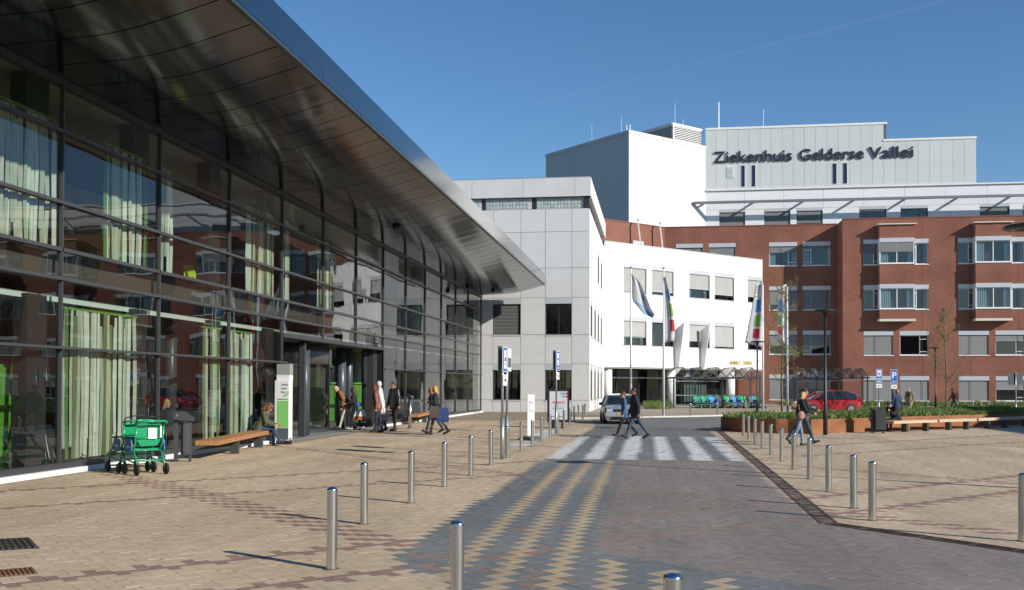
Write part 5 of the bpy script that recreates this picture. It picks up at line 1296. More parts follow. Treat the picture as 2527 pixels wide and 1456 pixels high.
# wall in bent plates, each a part
def plate(pts):
    mb = MB(); n = len(pts)
    inn = []
    for i, p in enumerate(pts):
        a = Vector(pts[max(i - 1, 0)]); b = Vector(pts[min(i + 1, n - 1)]); d = (b - a).normalized(); nr = Vector((-d.y, d.x)); inn.append(Vector(p) + nr * -.03)
    R = [[(p[0] - po_.x, p[1] - po_.y, 0), (p[0] - po_.x, p[1] - po_.y, PH), (q.x - po_.x, q.y - po_.y, PH), (q.x - po_.x, q.y - po_.y, 0)] for p, q in zip(pts, inn)]
    return mb.loft(R)
def split(a, b, n): return [tuple(Vector(a).lerp(Vector(b), i / n)) for i in range(n + 1)]
front = split(out[0], out[1], 9)
for a, b in zip(front[:-1], front[1:]): plate([a, tuple(Vector(b).lerp(Vector(a), .003))]).build("steel_plate", M_corten, pl)
arc = out[1:N - 2]
for i in range(0, len(arc) - 1, 6): plate(arc[i:i + 7]).build("steel_plate", M_corten, pl)
plate(out[N - 3:N - 1]).build("steel_plate", M_corten, pl); plate(out[N - 2:] + [out[0]]).build("steel_plate", M_corten, pl)
soil_pts = planter_outline(-.04, 22)
MB().add([(x - po_.x, y - po_.y, PH - .06) for x, y in soil_pts], [tuple(range(len(soil_pts)))]).build("soil", pm("soil", (.05, .04, .028), .95, var=.3, vs=5), pl)
def grass_mat(name, c, c2):
    m = bpy.data.materials.new(name); m.use_nodes = True; nt = m.node_tree; b = nt.nodes["Principled BSDF"]; b.inputs["Roughness"].default_value = .6
    g_ = nt.nodes.new("ShaderNodeNewGeometry"); cr = nt.nodes.new("ShaderNodeMix"); cr.data_type = 'RGBA'
    cr.inputs["A"].default_value = (*c, 1); cr.inputs["B"].default_value = (*c2, 1)
    nt.links.new(g_.outputs["Random Per Island"], cr.inputs["Factor"]); nt.links.new(cr.outputs["Result"], b.inputs["Base Color"])
    try: b.inputs["Subsurface Weight"].default_value = 0
    except Exception: pass
    tl = nt.nodes.new("ShaderNodeBsdfTranslucent"); nt.links.new(cr.outputs["Result"], tl.inputs[0]); mx = nt.nodes.new("ShaderNodeMixShader"); mx.inputs[0].default_value = .3
    nt.links.new(b.outputs[0], mx.inputs[1]); nt.links.new(tl.outputs[0], mx.inputs[2]); nt.links.new(mx.outputs[0], nt.nodes["Material Output"].inputs[0])
    return m
M_grass = grass_mat("meadow_grass", (.075, .15, .025), (.21, .27, .07)); M_leaf = grass_mat("ground_leaf", (.05, .13, .02), (.10, .19, .035))
def scatter(poly, n, zfun, hlo, hhi, wlo, whi, leaf_frac, seed):
    r = np.random.default_rng(seed); xs = [p[0] for p in poly]; ys = [p[1] for p in poly]
    px, py = r.uniform(min(xs), max(xs), n * 3), r.uniform(min(ys), max(ys), n * 3); k = in_poly(px, py, poly); px, py = px[k][:n], py[k][:n]
    n = len(px); a = r.uniform(0, 2 * math.pi, n); clump = 0.65 + 0.6 * (np.sin(px * 2.1 + py * .7) * np.sin(py * 1.7 - px) * .5 + .5)
    h = r.uniform(hlo, hhi, n) * clump; w = r.uniform(wlo, whi, n); ln = r.uniform(.1, .7, n) * h; la = r.uniform(0, 2 * math.pi, n); z = zfun(px, py)
    dx, dy = np.cos(a) * w, np.sin(a) * w; lx, ly = np.cos(la) * ln, np.sin(la) * ln
    lf = r.random(n) < leaf_frac
    h = np.where(lf, h * .75, h); wm = np.where(lf, 4.0, .8)
    V = np.stack([np.stack([px - dx, py - dy, z], 1), np.stack([px + dx, py + dy, z], 1), np.stack([px + dx * wm + lx * .45, py + dy * wm + ly * .45, z + h * .62], 1), np.stack([px - dx * wm + lx * .45, py - dy * wm + ly * .45, z + h * .62], 1), np.stack([px + lx, py + ly, z + h], 1)], 1).reshape(-1, 3)
    o = np.arange(n) * 5; Q = np.stack([o, o + 1, o + 2, o + 3], 1); T = np.stack([o + 3, o + 2, o + 4], 1)
    me = bpy.data.meshes.new("grass"); me.vertices.add(len(V)); me.vertices.foreach_set("co", V.ravel())
    loops = np.concatenate([Q.ravel(), T.ravel()]).astype(np.int32); me.loops.add(len(loops)); me.loops.foreach_set("vertex_index", loops)
    me.polygons.add(2 * n); me.polygons.foreach_set("loop_start", np.concatenate([np.arange(n) * 4, 4 * n + np.arange(n) * 3]).astype(np.int32)); me.polygons.foreach_set("loop_total", np.concatenate([np.full(n, 4), np.full(n, 3)]).astype(np.int32))
    me.materials.append(M_grass); me.update(); me.validate(); return me
me = scatter(planter_outline(-.08), 42000, lambda x, y: np.full(x.shape, PH - .06), .10, .33, .006, .014, .5, 3)
tag(link("planter_grass", me), "dense green grass and ground cover filling the rusty planter", "grass", kind="stuff")
verge = [(-1, 83.6), (2.2, 83.6), (9.5, 90), (10, 95), (5.6, 97.6)]
v1 = [tuple(gp(*p)[:2]) for p in ((1590, 1011), (1655, 1011), (1655, 1001), (1590, 1000))]
me = scatter(v1, 5000, lambda x, y: np.full(x.shape, .05), .15, .55, .01, .02, .3, 5); tag(link("verge_grass", me), "strip of long grass in front of the white wing's glass", "grass", kind="stuff")
v2 = [(10.5, 84), (76, 84), (76, 92.0), (10.5, 92.0)]
me = scatter([(11, 78), (15, 74), (40, 78), (76, 78), (76, 84), (11, 82)], 14000, lambda x, y: np.full(x.shape, .05), .15, .5, .012, .03, .3, 6); tag(link("verge_grass", me), "grass verge beyond the red car's road", "grass", kind="stuff")
me = scatter([(12, 97.5), (76, 97.5), (76, 102.6), (12, 102.6)], 16000, lambda x, y: np.full(x.shape, .05), .2, .6, .015, .03, .4, 8); tag(link("verge_grass", me), "green strip along the foot of the brick wall", "grass", kind="stuff")

def young_tree(label, p, H, seed, lean=0.0):
    R = random.Random(seed); t = thing("young_tree", label, "tree", (p.x, p.y, .4))
    m = pm("bark", (.17, .14, .10), .85, var=.25, vs=12); bm_ = grass_mat("bud_%d" % seed, (.16, .17, .03), (.28, .24, .06))
    pts = [Vector((lean * (i / 10) ** 2 + R.uniform(-.02, .02) * i * .3, R.uniform(-.02, .02) * i * .3, H * i / 10)) for i in range(11)]
    MB().tube(pts, [.055 * (1 - i / 10.8) + .006 for i in range(11)], 8).build("trunk", m, t, True)
    mb = MB(); lv = MB()
    def twig(a, d, L, r, lev):
        n = 5; q = [a]; dd = d.copy()
        for i in range(n):
            dd = (dd + Vector((R.uniform(-.22, .22), R.uniform(-.22, .22), R.uniform(-.02, .22)))).normalized(); q.append(q[-1] + dd * (L / n))
        mb.tube(q, [r * (1 - .8 * i / n) for i in range(n + 1)], 5)
        if lev > 0:
            for _ in range(4 if lev == 2 else 3):
                i = R.randint(1, n); ax = Vector((R.uniform(-1, 1), R.uniform(-1, 1), R.uniform(-.2, .8))).normalized(); twig(q[i], (dd * .6 + ax).normalized(), L * R.uniform(.35, .6), r * .55, lev - 1)
        for i in range(1, n + 1):
            for _ in range(2 if lev < 2 else 1):
                c = q[i] + Vector((R.uniform(-.05, .05), R.uniform(-.05, .05), R.uniform(-.03, .05))); s = R.uniform(.015, .04); u = Vector((R.uniform(-1, 1), R.uniform(-1, 1), R.uniform(-1, 1))).normalized(); v = u.orthogonal().normalized()
                lv.add([c - u * s, c + v * s * .5, c + u * s, c - v * s * .5], [(0, 1, 2, 3)])
    k = 0
    for i in range(3, 11):
        for _ in range(3):
            a = R.uniform(0, 2 * math.pi); up = .35 + .5 * i / 10; d = Vector((math.cos(a), math.sin(a), up)).normalized()
            L = (1.5 if i < 8 else 1.0) * R.uniform(.55, 1.1) * H / 6.0; twig(pts[i].lerp(pts[i - 1], R.random()), d, L, .016, 2)
    mb.build("limbs", m, t); lv.build("crown", bm_, t)
g = far_pt(1926, 708, 7.3); young_tree("thin bare young tree in front of the right-hand flag", gp(1929, 1040), hgt(1926, 712, gp(1929, 1040)) - .4, 3)
young_tree("thin bare young tree in the planter before the brick wing", gp(2335, 1028), hgt(2337, 770, gp(2335, 1028)) - .4, 8, -.1)

# ================================================================== CARS
def car(label, loc, rz, L, Wd, Hh, paint, prof, gl, wheel_r, wb, name="parked_car", silver=False, plate=None, emblem=False):
    """prof: (y, z_top) of bonnet/boot shoulder line; gl: greenhouse stations (y, z_belt, z_roof). front at -y"""
    t = thing(name, label, "car", loc, rz); hw = Wd / 2
    mp_ = pm("paint_" + paint[0], paint[1], .28, paint[2], coat=.8); mg = pm("car_glass", (.012, .016, .018), .04, spec=.9)
    rings = []
    for y, zt, wf in prof:
        w = hw * wf
        rings.append([(-w * .93, y, .20), (-w * .99, y, .34), (-w, y, .55), (-w * .985, y, zt - .10), (-w * .90, y, zt - .02), (-w * .45, y, zt + .015), (0, y, zt + .022), (w * .45, y, zt + .015), (w * .90, y, zt - .02), (w * .985, y, zt - .10), (w, y, .55), (w * .99, y, .34), (w * .93, y, .20)])
    body = MB().loft(rings).mesh("body", mp_); smooth_by_angle(body, 38); link("body", body, t)
    # greenhouse: glass volume, roof skin and pillars
    gr = [[(-hw * wb_, y, zb), (-hw * wr, y, zr - .05), (-hw * wr * .86, y, zr), (hw * wr * .86, y, zr), (hw * wr, y, zr - .05), (hw * wb_, y, zb)] for y, zb, zr, wb_, wr in gl]
    g_ = MB().loft(gr).mesh("windows", mg); smooth_by_angle(g_, 30); link("windows", g_, t)
    roof = []
    for y, zb, zr, wb_, wr in gl[1:-1]: roof.append([(-hw * wr * 1.015, y, zr - .07), (-hw * wr * .88, y, zr + .008), (0, y, zr + .03), (hw * wr * .88, y, zr + .008), (hw * wr * 1.015, y, zr - .07), (0, y, zr - .05)])
    r_ = MB().loft(roof).mesh("roof", mp_); smooth_by_angle(r_, 40); link("roof", r_, t)
    for s in (-1, 1):
        for i0, i1 in ((0, 1), (len(gl) - 1, len(gl) - 2)):
            a, b = gl[i0], gl[i1]; MB().bar((s * hw * a[3] * .99, a[0], a[1]), (s * hw * b[4] * .985, b[0], b[2] - .03), .06, .09).build("pillar", mp_, t)
        for fr_ in (.42, .70):
            y = gl[0][0] + (gl[-1][0] - gl[0][0]) * fr_; zr = gl[len(gl) // 2][2]; MB().bar((s * hw * .985, y, gl[0][1] - .02), (s * hw * gl[len(gl) // 2][4] * 1.0, y + .05, zr - .05), .03, .07).build("pillar", mp_, t)
        for fr_ in (.38, .64): MB().b2((s * hw - .01, gl[0][0] + (gl[-1][0] - gl[0][0]) * fr_ + .05, .80), (s * (hw + .018), gl[0][0] + (gl[-1][0] - gl[0][0]) * fr_ + .25, .83)).build("door_handle", mp_, t)
        for fr_ in (.16, .43, .74): MB().b2((s * hw * .996 - .004, gl[0][0] + (gl[-1][0] - gl[0][0]) * fr_, .32), (s * hw * .996 + .006, gl[0][0] + (gl[-1][0] - gl[0][0]) * fr_ + .012, .92)).build("door_gap", M_black, t)
        MB().b2((s * hw - .02, -L * .2, .36), (s * (hw + .012), L * .22, .42)).build("side_strip", M_black if silver else mp_, t)
        m_ = MB().ell((s * (hw + .09), gl[0][0] + .42, gl[0][1] + .04), (.10, .05, .07), 10, 6).build("mirror", M_black if silver else mp_, t, True)
        for y in (-wb / 2, wb / 2):
            ar = MB().lathe([(wheel_r * 1.13, -.012), (wheel_r * 1.13, .012)], (s * (hw - .005), y, wheel_r), 24, M=Matrix.Rotation(rad(90), 3, 'Y')).build("wheel_arch", M_black, t)
            wl = MB().lathe([(wheel_r * .62, -.1), (wheel_r * .93, -.1), (wheel_r, -.07), (wheel_r, .07), (wheel_r * .93, .1), (wheel_r * .62, .1)], (s * (hw - .075), y, wheel_r), 26, M=Matrix.Rotation(rad(90), 3, 'Y')).build("wheel", M_rubber, t, True)
            mb = MB().lathe([(wheel_r * .62, -.02), (wheel_r * .62, .02)], (s * (hw + .01), y, wheel_r), 20, M=Matrix.Rotation(rad(90), 3, 'Y'))
            mb.build("rim", M_black, wl)
            mb = MB()
            for k in range(7):
                a = 2 * math.pi * k / 7; mb.bar((s * (hw + .022), y, wheel_r), (s * (hw + .03), y + math.cos(a) * wheel_r * .6, wheel_r + math.sin(a) * wheel_r * .6), .03, .05, up=(1, 0, 0))
            mb.lathe([(wheel_r * .56, -.012), (wheel_r * .64, -.012), (wheel_r * .64, .012), (wheel_r * .56, .012)], (s * (hw + .02), y, wheel_r), 20, M=Matrix.Rotation(rad(90), 3, 'Y')); mb.build("spokes", pm("alloy", (.55, .55, .56), .3, .9), wl)
    yf = prof[0][0]
    return t, hw, yf
gpos = gp(1524, 1047)
silver = ("silver", (.46, .49, .52), .55)
prof = [(-2.0, .56, .82), (-1.97, .70, .93), (-1.86, .78, .97), (-1.3, .87, 1.0), (-.72, .93, 1.0), (0, .92, 1.0), (1.0, .92, 1.0), (1.7, .92, .98), (1.93, .86, .95), (1.98, .55, .9)]
gl = [(-.78, .91, .93, .93, .80), (-.12, .92, 1.36, .95, .74), (.5, .92, 1.42, .95, .73), (1.3, .92, 1.38, .95, .73), (1.85, .9, .95, .9, .8)]
t, hw, yf = car("silver hatchback car facing the camera behind the crossing couple", (gpos.x, gpos.y + 2.0, 0), rad(6), 4.0, 1.70, 1.42, silver, prof, gl, .30, 2.48, silver=True)
MB().b2((-.42, yf - .035, .60), (.42, yf + .05, .72)).build("grille", M_black, t); MB().b2((-.5, yf - .03, .26), (.5, yf + .05, .36)).build("air_intake", M_black, t)
for s in (-1, 1):
    hl = MB().b2((s * .44, yf - .012, .60), (s * .74, yf + .12, .73)).build("headlight", pm("headlight_glass", (.55, .58, .58), .08, .3, coat=.6), t); MB().b2((s * .46, yf - .02, .44), (s * .74, yf + .08, .50)).build("indicator", pm("lens_white", (.5, .5, .5), .2), t)
bp_ = MB().b2((-.78, yf - .07, .37), (.78, yf + .06, .58)).build("bumper", pm("paint_silver", *silver[1:]), t)
np_ = MB().b2((-.26, yf - .085, .43), (.26, yf - .071, .54)).build("number_plate", pm("plate_yellow", (.75, .50, .02), .5), t); MB().b2((-.26, yf - .088, .43), (-.215, yf - .0855, .54)).build("plate_band", M_lblue, np_)
for k in range(6): MB().b2((-.17 + k * .068, yf - .088, .455), (-.13 + k * .068, yf - .0855, .515)).build("plate_mark", M_black, np_)
em = MB().lathe([(.075, 0), (.085, 0), (.085, .015), (.075, .015)], (0, yf - .04, .665), 20, M=Matrix.Rotation(rad(90), 3, 'X')).build("emblem", pm("chrome", (.75, .75, .76), .12, 1.0), t)
for a, b in (((-.045, .05), (0, -.055)), ((.045, .05), (0, -.055)), ((-.06, .02), (-.025, -.06)), ((.06, .02), (.025, -.06))): MB().bar((a[0], yf - .05, .665 + a[1]), (b[0], yf - .05, .665 + b[1]), .012, .012, up=(0, 1, 0)).build("emblem_stroke", MATS["chrome"], em)
for s in (-1, 1): MB().bar((s * .55, -.72, .965), (s * .05, -.55, 1.08), .015, .015).build("wiper", M_black, t)
MB().b2((-.6, yf - .01, .2), (.6, yf + 3.9, .3)).build("underbody", M_black, t)

rpos = gp(2042, 1022)
red_ = ("red", (.40, .022, .028), .25)
prof = [(-2.12, .55, .78), (-2.05, .74, .9), (-1.8, .86, .97), (-1.35, .95, 1.0), (-1.0, .99, 1.0), (0, .99, 1.0), (1.2, .98, 1.0), (1.85, .96, .98), (2.08, .9, .95), (2.13, .55, .9)]
gl = [(-1.25, .97, .99, .93, .82), (-.35, .98, 1.50, .95, .78), (.3, .98, 1.60, .96, .77), (1.2, .98, 1.57, .95, .77), (1.75, .98, 1.38, .93, .77), (2.0, .96, 1.0, .9, .8)]
t, hw, yf = car("red family car parked side on behind the grassy planter", (rpos.x, rpos.y + .9, 0), rad(-72), 4.26, 1.81, 1.62, red_, prof, gl, .33, 2.69)
for s in (-1, 1): MB().prism([(s * .50, yf + .0, .62), (s * .82, yf + .12, .62), (s * .86, yf + .42, .78), (s * .62, yf + .12, .76)], (0, -.03, .03)).build("headlight", MATS["headlight_glass"], t)
MB().b2((-.5, yf - .03, .3), (.5, yf + .05, .5)).build("grille", M_black, t); MB().b2((-.26, yf - .05, .4), (.26, yf - .031, .5)).build("number_plate", MATS["plate_yellow"], t)
for s in (-1, 1): MB().b2((s * .70, 2.02, .75), (s * .84, 2.12, 1.1)).build("tail_light", pm("tail_red", (.4, .01, .01), .2), t)
MB().b2((-.6, -2.0, .2), (.6, 2.0, .3)).build("underbody", M_black, t)
# off-frame low wing on the right whose shadow lies over the benches
ow = thing("low_wing", "low brick wing outside the frame on the right, throwing the shadow over the benches", "building", (38, 30, 0))
FW = Face(ow, (31.5, 55.0), (31.5, 0.0))
hs = [(3 + 5 * i, 5.2 + 5 * i, z, z + 2.2) for i in range(10) for z in (.9, 5.3)]
FW.n = Vector((-1, 0, 0))
FW.put("brick_wall", hole_wall(0, FW.L, 0, 9.4, hs).mesh("brick_wall", M_brick))
for a, b, z0, z1 in hs: window(FW, a, z0, b - a, z1 - z0, 'R', .3, M_frame_w, box=.3, room=True)
MB().b2((-6.45, -30, 9.3), (10, 25, 9.5)).build("roof", M_galv, ow); MB().b2((-6.4, 24.7, 0), (10, 24.9, 9.3)).build("end_wall", M_brick, ow); MB().b2((-6.4, -30, 0), (10, -29.9, 9.3)).build("end_wall", M_brick, ow)
# ================================================================== PEOPLE
def rotv(v, ax, a): return Matrix.Rotation(a, 3, ax) @ Vector(v)
def remesh(mb, voxel, smooth=4):
    me = bpy.data.meshes.new("tmp"); me.from_pydata(mb.v, [], mb.f); o = bpy.data.objects.new("tmp", me)
    r = o.modifiers.new("r", 'REMESH'); r.mode = 'VOXEL'; r.voxel_size = voxel; r.use_smooth_shade = True
    s = o.modifiers.new("s", 'SMOOTH'); s.factor = .5; s.iterations = smooth
    out = bake(o); bpy.data.meshes.remove(me); return out
def capsule(mb, a, b, ra, rb, fl=None):
    a, b = Vector(a), Vector(b); d = (b - a)
    if d.length < 1e-5: d = Vector((0, 0, 1e-3)); b = a + d
    d = d.normalized(); x = d.orthogonal().normalized(); y = d.cross(x); n = 10; rings = []
    for p, r, ts in ((a, ra, (-88, -55, -25, 0)), (b, rb, (0, 25, 55, 88))):
        for tdeg in ts:
            c, s = math.cos(rad(tdeg)), math.sin(rad(tdeg)); rings.append([p + d * (r * s) + (x * math.cos(2 * math.pi * k / n) + y * math.sin(2 * math.pi * k / n)) * (r * c) for k in range(n)])
    mb.loft(rings)
PCOL = {}
def cm(c, rough=.85, **k):
    key = "cloth_%02x%02x%02x_%d" % (int(c[0] * 255), int(c[1] * 255), int(c[2] * 255), int(rough * 10)); return pm(key, c, rough, var=.16, vs=9, bump=.7, bs=9, **k)
SKIN = pm("skin", (.52, .30, .21), .55); SKIN_D = pm("skin_tan", (.33, .17, .10), .55)
def hand(mb, w, d, side, curl=.5, s=1.0):
    """palm and five bent fingers from wrist w along forearm direction d"""
    d = d.normalized(); x = d.cross(Vector((0, 0, 1)))
    x = x.normalized() if x.length > .2 else Vector((1, 0, 0)); nrm = x.cross(d).normalized()
    # palm edge axis runs front-back
    e = Vector((0, 1, 0)); e = (e - d * e.dot(d)); e = e.normalized() if e.length > .2 else x; nrm = d.cross(e).normalized() * side
    pc = w + d * .045 * s
    capsule(mb, w + d * .01, pc + e * .018 * s, .022 * s, .022 * s); capsule(mb, w + d * .01, pc - e * .018 * s, .022 * s, .022 * s); capsule(mb, pc + e * .025 * s, pc - e * .025 * s, .021 * s, .019 * s)
    for k, (o, L) in enumerate(((.030, .065), (.011, .074), (-.009, .070), (-.027, .055))):
        a = pc + e * o * s + d * .02 * s; b = a + (d * math.cos(curl * .6) + nrm * -math.sin(curl * .6)).normalized() * L * .5 * s; c = b + (d * math.cos(curl * 1.6) + nrm * -math.sin(curl * 1.6)).normalized() * L * .5 * s
        mb.tube([a, b, c], [.0095 * s, .0085 * s, .0065 * s], 6)
    a = w + d * .02 * s + e * .026 * s; b = a + (d * .7 + e * .6 - nrm * .3).normalized() * .035 * s; c = b + (d * .9 + e * .1 - nrm * .4).normalized() * .03 * s; mb.tube([a, b, c], [.012 * s, .010 * s, .007 * s], 6)
def person(label, p, rz, H=1.74, top=(.1, .1, .1), legs=(.05, .05, .08), shoe=(.02, .02, .02), hairc=(.05, .03, .02), skin=None, lean=0, leg=((10, 5), (-10, 5)), arm=((5, 10), (-5, 10)), head=(0, 0), coat=.0, bulk=1.0, hair='short', under=None, abd=(8, 8), seat=None, female=False, twist=0, top_rough=.85, glasses=False, name="person", flare=0.0, boots=None, scarf=None, neckc=None):
    """leg/arm: (swing deg forward, joint bend deg) for left, right. faces local +y"""
    k = H / 1.75; skin = skin or SKIN
    mats = [skin, cm(top, top_rough), cm(legs), pm("shoe_%02x%02x%02x" % tuple(int(c * 255) for c in shoe), shoe, .5), cm(under or top), cm(boots or legs)]
    segs = []                                         # (a, b, ra, rb, material)
    def S(a, b, ra, rb, m): segs.append((Vector(a) * k, Vector(b) * k, ra * k, rb * k, m))
    pel = Vector((0, 0, .93)); hipw = .088 if not female else .092
    T = Matrix.Rotation(rad(-lean), 3, 'X') @ Matrix.Rotation(rad(twist), 3, 'Z')
    def tv(x, y, z): return pel + T @ Vector((x, y, z))
    soles = []; feet = []
    for s, (sw, bend) in zip((-1, 1), leg):
        h = pel + Vector((s * hipw, 0, -.02)); ra_ = Matrix.Rotation(rad(sw), 3, 'X'); dth = ra_ @ Vector((s * .03, 0, -1)); kn = h + dth.normalized() * .43
        ds_ = Matrix.Rotation(rad(sw - bend), 3, 'X') @ Vector((0, 0, -1)); an = kn + ds_ * .42
        tr = .088 * (1.0 if not female else .97)
        S(h, kn, tr, .062, 2); S(kn, kn.lerp(an, .45), .06, .055, 2 if boots is None else 2); S(kn.lerp(an, .4), an, .054, .045, 2 if boots is None else 5)
        fa = sw - bend; foot_pitch = max(min(fa, 25), -50) if fa < 0 else min(fa, 18)
        fd = Matrix.Rotation(rad(foot_pitch * .8), 3, 'X') @ Vector((s * .08, 1, 0)); fd.normalize()
        heel = an + Vector((0, -.02, -.045)); toe = heel + fd * .20
        S(heel - fd * .03, heel + fd * .06, .042, .045, 3); S(heel + fd * .05, toe, .045, .034, 3); S(heel + fd * .08 + Vector((s * .02, 0, 0)), toe + Vector((s * .015, 0, 0)), .04, .03, 3)
        soles += [heel.z - .04, toe.z - .034]; feet.append((heel, toe))
    # trunk
    b_ = bulk; sh = .175 if female else .195
    S(pel + Vector((-.06, 0, 0)), pel + Vector((.06, 0, 0)), .105, .105, 2)
    for s in (-1, 1):
        S(tv(s * .055, 0, .05), tv(s * .07, .005, .26), .105 * b_, .10 * b_, 1); S(tv(s * .07, .005, .26), tv(s * (sh - .075), 0, .45), .105 * b_, .085 * b_, 1)
        S(tv(s * (sh - .04), -.005, .485), tv(s * .05, -.01, .52), .062 * b_, .06, 1)
    S(tv(0, .02, .3), tv(0, .03, .42), .11 * b_, .10 * b_, 4)
    if female: 
        for s in (-1, 1): S(tv(s * .065, .09, .36), tv(s * .065, .07, .40), .06, .055, 1)
    if coat:
        c = coat
        for s in (-1, 1): S(tv(s * .06, 0, .1), tv(s * (.075 + flare * .5), 0, -c), .115 * b_, (.115 + flare) * b_, 1)
        S(tv(0, .02, .1), tv(0, .02, -c), .12 * b_, (.12 + flare) * b_, 1)
    # arms
    hands = []
    for s, (sw, bend), ab in zip((-1, 1), arm, abd):
        a = tv(s * sh, -.005, .475); R_ = T @ Matrix.Rotation(rad(sw), 3, 'X') @ Matrix.Rotation(rad(-s * ab), 3, 'Y'); e = a + R_ @ Vector((0, 0, -.30))
        f = R_ @ Matrix.Rotation(rad(bend), 3, 'X') @ Vector((0, 0, -1)); w = e + f * .25
        S(a, e, .064 * b_, .052 * b_, 1); S(e, w, .051 * b_, .04 * b_, 1); S(w, w + f * .02, .03, .028, 0); hands.append((w + f * .01, f, s))
    # neck, head
    nk = tv(0, -.01, .52); hm = T @ Matrix.Rotation(rad(-head[0]), 3, 'X') @ Matrix.Rotation(rad(head[1]), 3, 'Z'); hc = nk + T @ Vector((0, .02, .07)) + hm @ Vector((0, .015, .085))
    S(nk, hc - hm @ Vector((0, .0, .05)), .055, .052, 0 if not scarf else 4)
    zmin = min(soles); dz = -zmin if seat is None else seat - (pel.z - .075)
    mb = MB()
    for a, b, ra, rb, m in segs: capsule(mb, a, b, ra, rb)
    mb.ell(hc * k, (.074 * k, .095 * k, .115 * k), 14, 10, M=hm); mb.ell((hc + hm @ Vector((0, .03, -.06))) * k, (.055 * k, .065 * k, .06 * k), 12, 8, M=hm)
    mb.ell((hc + hm @ Vector((0, .098, -.012))) * k, (.012 * k, .02 * k, .024 * k), 8, 6, M=hm)
    for s in (-1, 1): mb.ell((hc + hm @ Vector((s * .076, .0, -.01))) * k, (.01 * k, .02 * k, .03 * k), 8, 6, M=hm)
    me = remesh(mb, .017 * k, 3)
    n = len(me.polygons); C = np.empty(n * 3); me.polygons.foreach_get("center", C); C = C.reshape(-1, 3)
    best = np.full(n, 9.0); mi = np.zeros(n, np.int32)
    for a, b, ra, rb, m in segs:
        a_ = np.array(a); d = np.array(b - a); L2 = max(d @ d, 1e-9); t_ = np.clip(((C - a_) @ d) / L2, 0, 1); ds_ = np.linalg.norm(C - a_ - t_[:, None] * d, axis=1) - (ra + (rb - ra) * t_)
        if m == 1: ds_ = ds_ - .006
        q = ds_ < best; best[q] = ds_[q]; mi[q] = m
    hd = np.linalg.norm((C - np.array(hc * k)) / np.array([.085, .1, .125]) / k, axis=1); mi[hd < 1.12] = 0
    nrms = [v.normal.copy() for v in me.vertices]
    for v, vn in zip(me.vertices, nrms):              # soft creases in the clothes
        q = v.co * 9 / k; a = mnoise.noise(Vector((q.x, q.y, q.z * .55))) + .5 * mnoise.noise(q * 2.1)
        if (v.co / k - hc).length > .19: v.co += vn * (.011 * k * a)
    for m in mats: me.materials.append(m)
    me.polygons.foreach_set("material_index", mi)
    # hands, eyes, brows and mouth go into the same mesh
    ex = MB()
    for w, f, s in hands: hand(ex, w * k, f, s, s=k * (1.0 if not female else .92))
    ex.k = 6
    for s in (-1, 1): ex.ell((hc + hm @ Vector((s * .030, .083, .012))) * k, (.010 * k, .006 * k, .006 * k), 8, 5, M=hm); ex.ell((hc + hm @ Vector((s * .031, .086, .032))) * k, (.018 * k, .006 * k, .004 * k), 8, 4, M=hm)
    ex.k = 7; ex.ell((hc + hm @ Vector((0, .092, -.058))) * k, (.022 * k, .006 * k, .005 * k), 8, 4, M=hm)
    me.materials.append(pm("eye_dark", (.02, .015, .012), .3)); me.materials.append(pm("lips", (.35, .12, .10), .5))
    e2_ = ex.mesh("tmp2", [skin] * 6 + [MATS["eye_dark"], MATS["lips"]], True)
    bm = bmesh.new(); bm.from_mesh(me); bm.from_mesh(e2_); bm.to_mesh(me); bm.free(); bpy.data.meshes.remove(e2_)
    me.shade_smooth(); me.name = name
    o = link(name, me, None, (p.x, p.y, p.z + dz * k), rz); tag(o, label, "person")
    # hair
    hb = MB(); hmat = pm("hair_%02x%02x%02x" % tuple(int(c * 255) for c in hairc), hairc, .6, var=.35, vs=40, bump=.4, bs=60)
    if hair != 'bald':
        hb.ell((hc + hm @ Vector((0, -.016, .022))) * k, (.082 * k, .094 * k, .108 * k), 14, 10, M=hm)
        if hair == 'long' or hair == 'bob':
            Ld = .34 if hair == 'long' else .17
            for a in range(-2, 3): q = hm @ Vector((.05 * a * .8, -.055 + abs(a) * .022, .0)); capsule(hb, (hc + q) * k, (hc + q * 1.15 + T @ Vector((0, -.03, -Ld))) * k, .05 * k, .028 * k)
        if hair == 'curly':
            R = random.Random(5)
            for i in range(70):
                th, ph = R.uniform(0, 2 * math.pi), R.uniform(-.9, 1.2); v = Vector((math.cos(th) * math.cos(ph) * .10, math.sin(th) * math.cos(ph) * .11 - .03, math.sin(ph) * .13 - (.0)))
                if v.y > .07 and v.z < .03: continue
                hb.ell((hc + hm @ v) * k, (.03 * k, .03 * k, .034 * k), 6, 4)
            for i in range(26):
                a = R.uniform(-2.6, -.5) if i % 2 else R.uniform(-3.3, .1); v = Vector((math.cos(a) * .105, math.sin(a) * .10 - .01, R.uniform(-.20, -.04))); hb.ell((hc + hm @ v) * k, (.034 * k, .034 * k, .04 * k), 6, 4)
        if hair == 'bun': hb.ell((hc + hm @ Vector((0, -.10, .05))) * k, (.04 * k, .04 * k, .04 * k), 8, 6)
        hme = hb.mesh("hair", hmat, True)
        # open the face: drop hair faces in front of the brow line
        bm = bmesh.new(); bm.from_mesh(hme); inv = hm.inverted(); kill = []
        for f in bm.faces:
            c = inv @ (f.calc_center_median() / k - hc)
            if c.y > .045 and c.z < .058 and abs(c.x) < .085: kill.append(f)
            elif hair == 'short' and c.z < -.03 and c.y > -.02: kill.append(f)
        bmesh.ops.delete(bm, geom=kill, context='FACES'); bm.to_mesh(hme); bm.free()
        link("hair", hme, o)
    else:
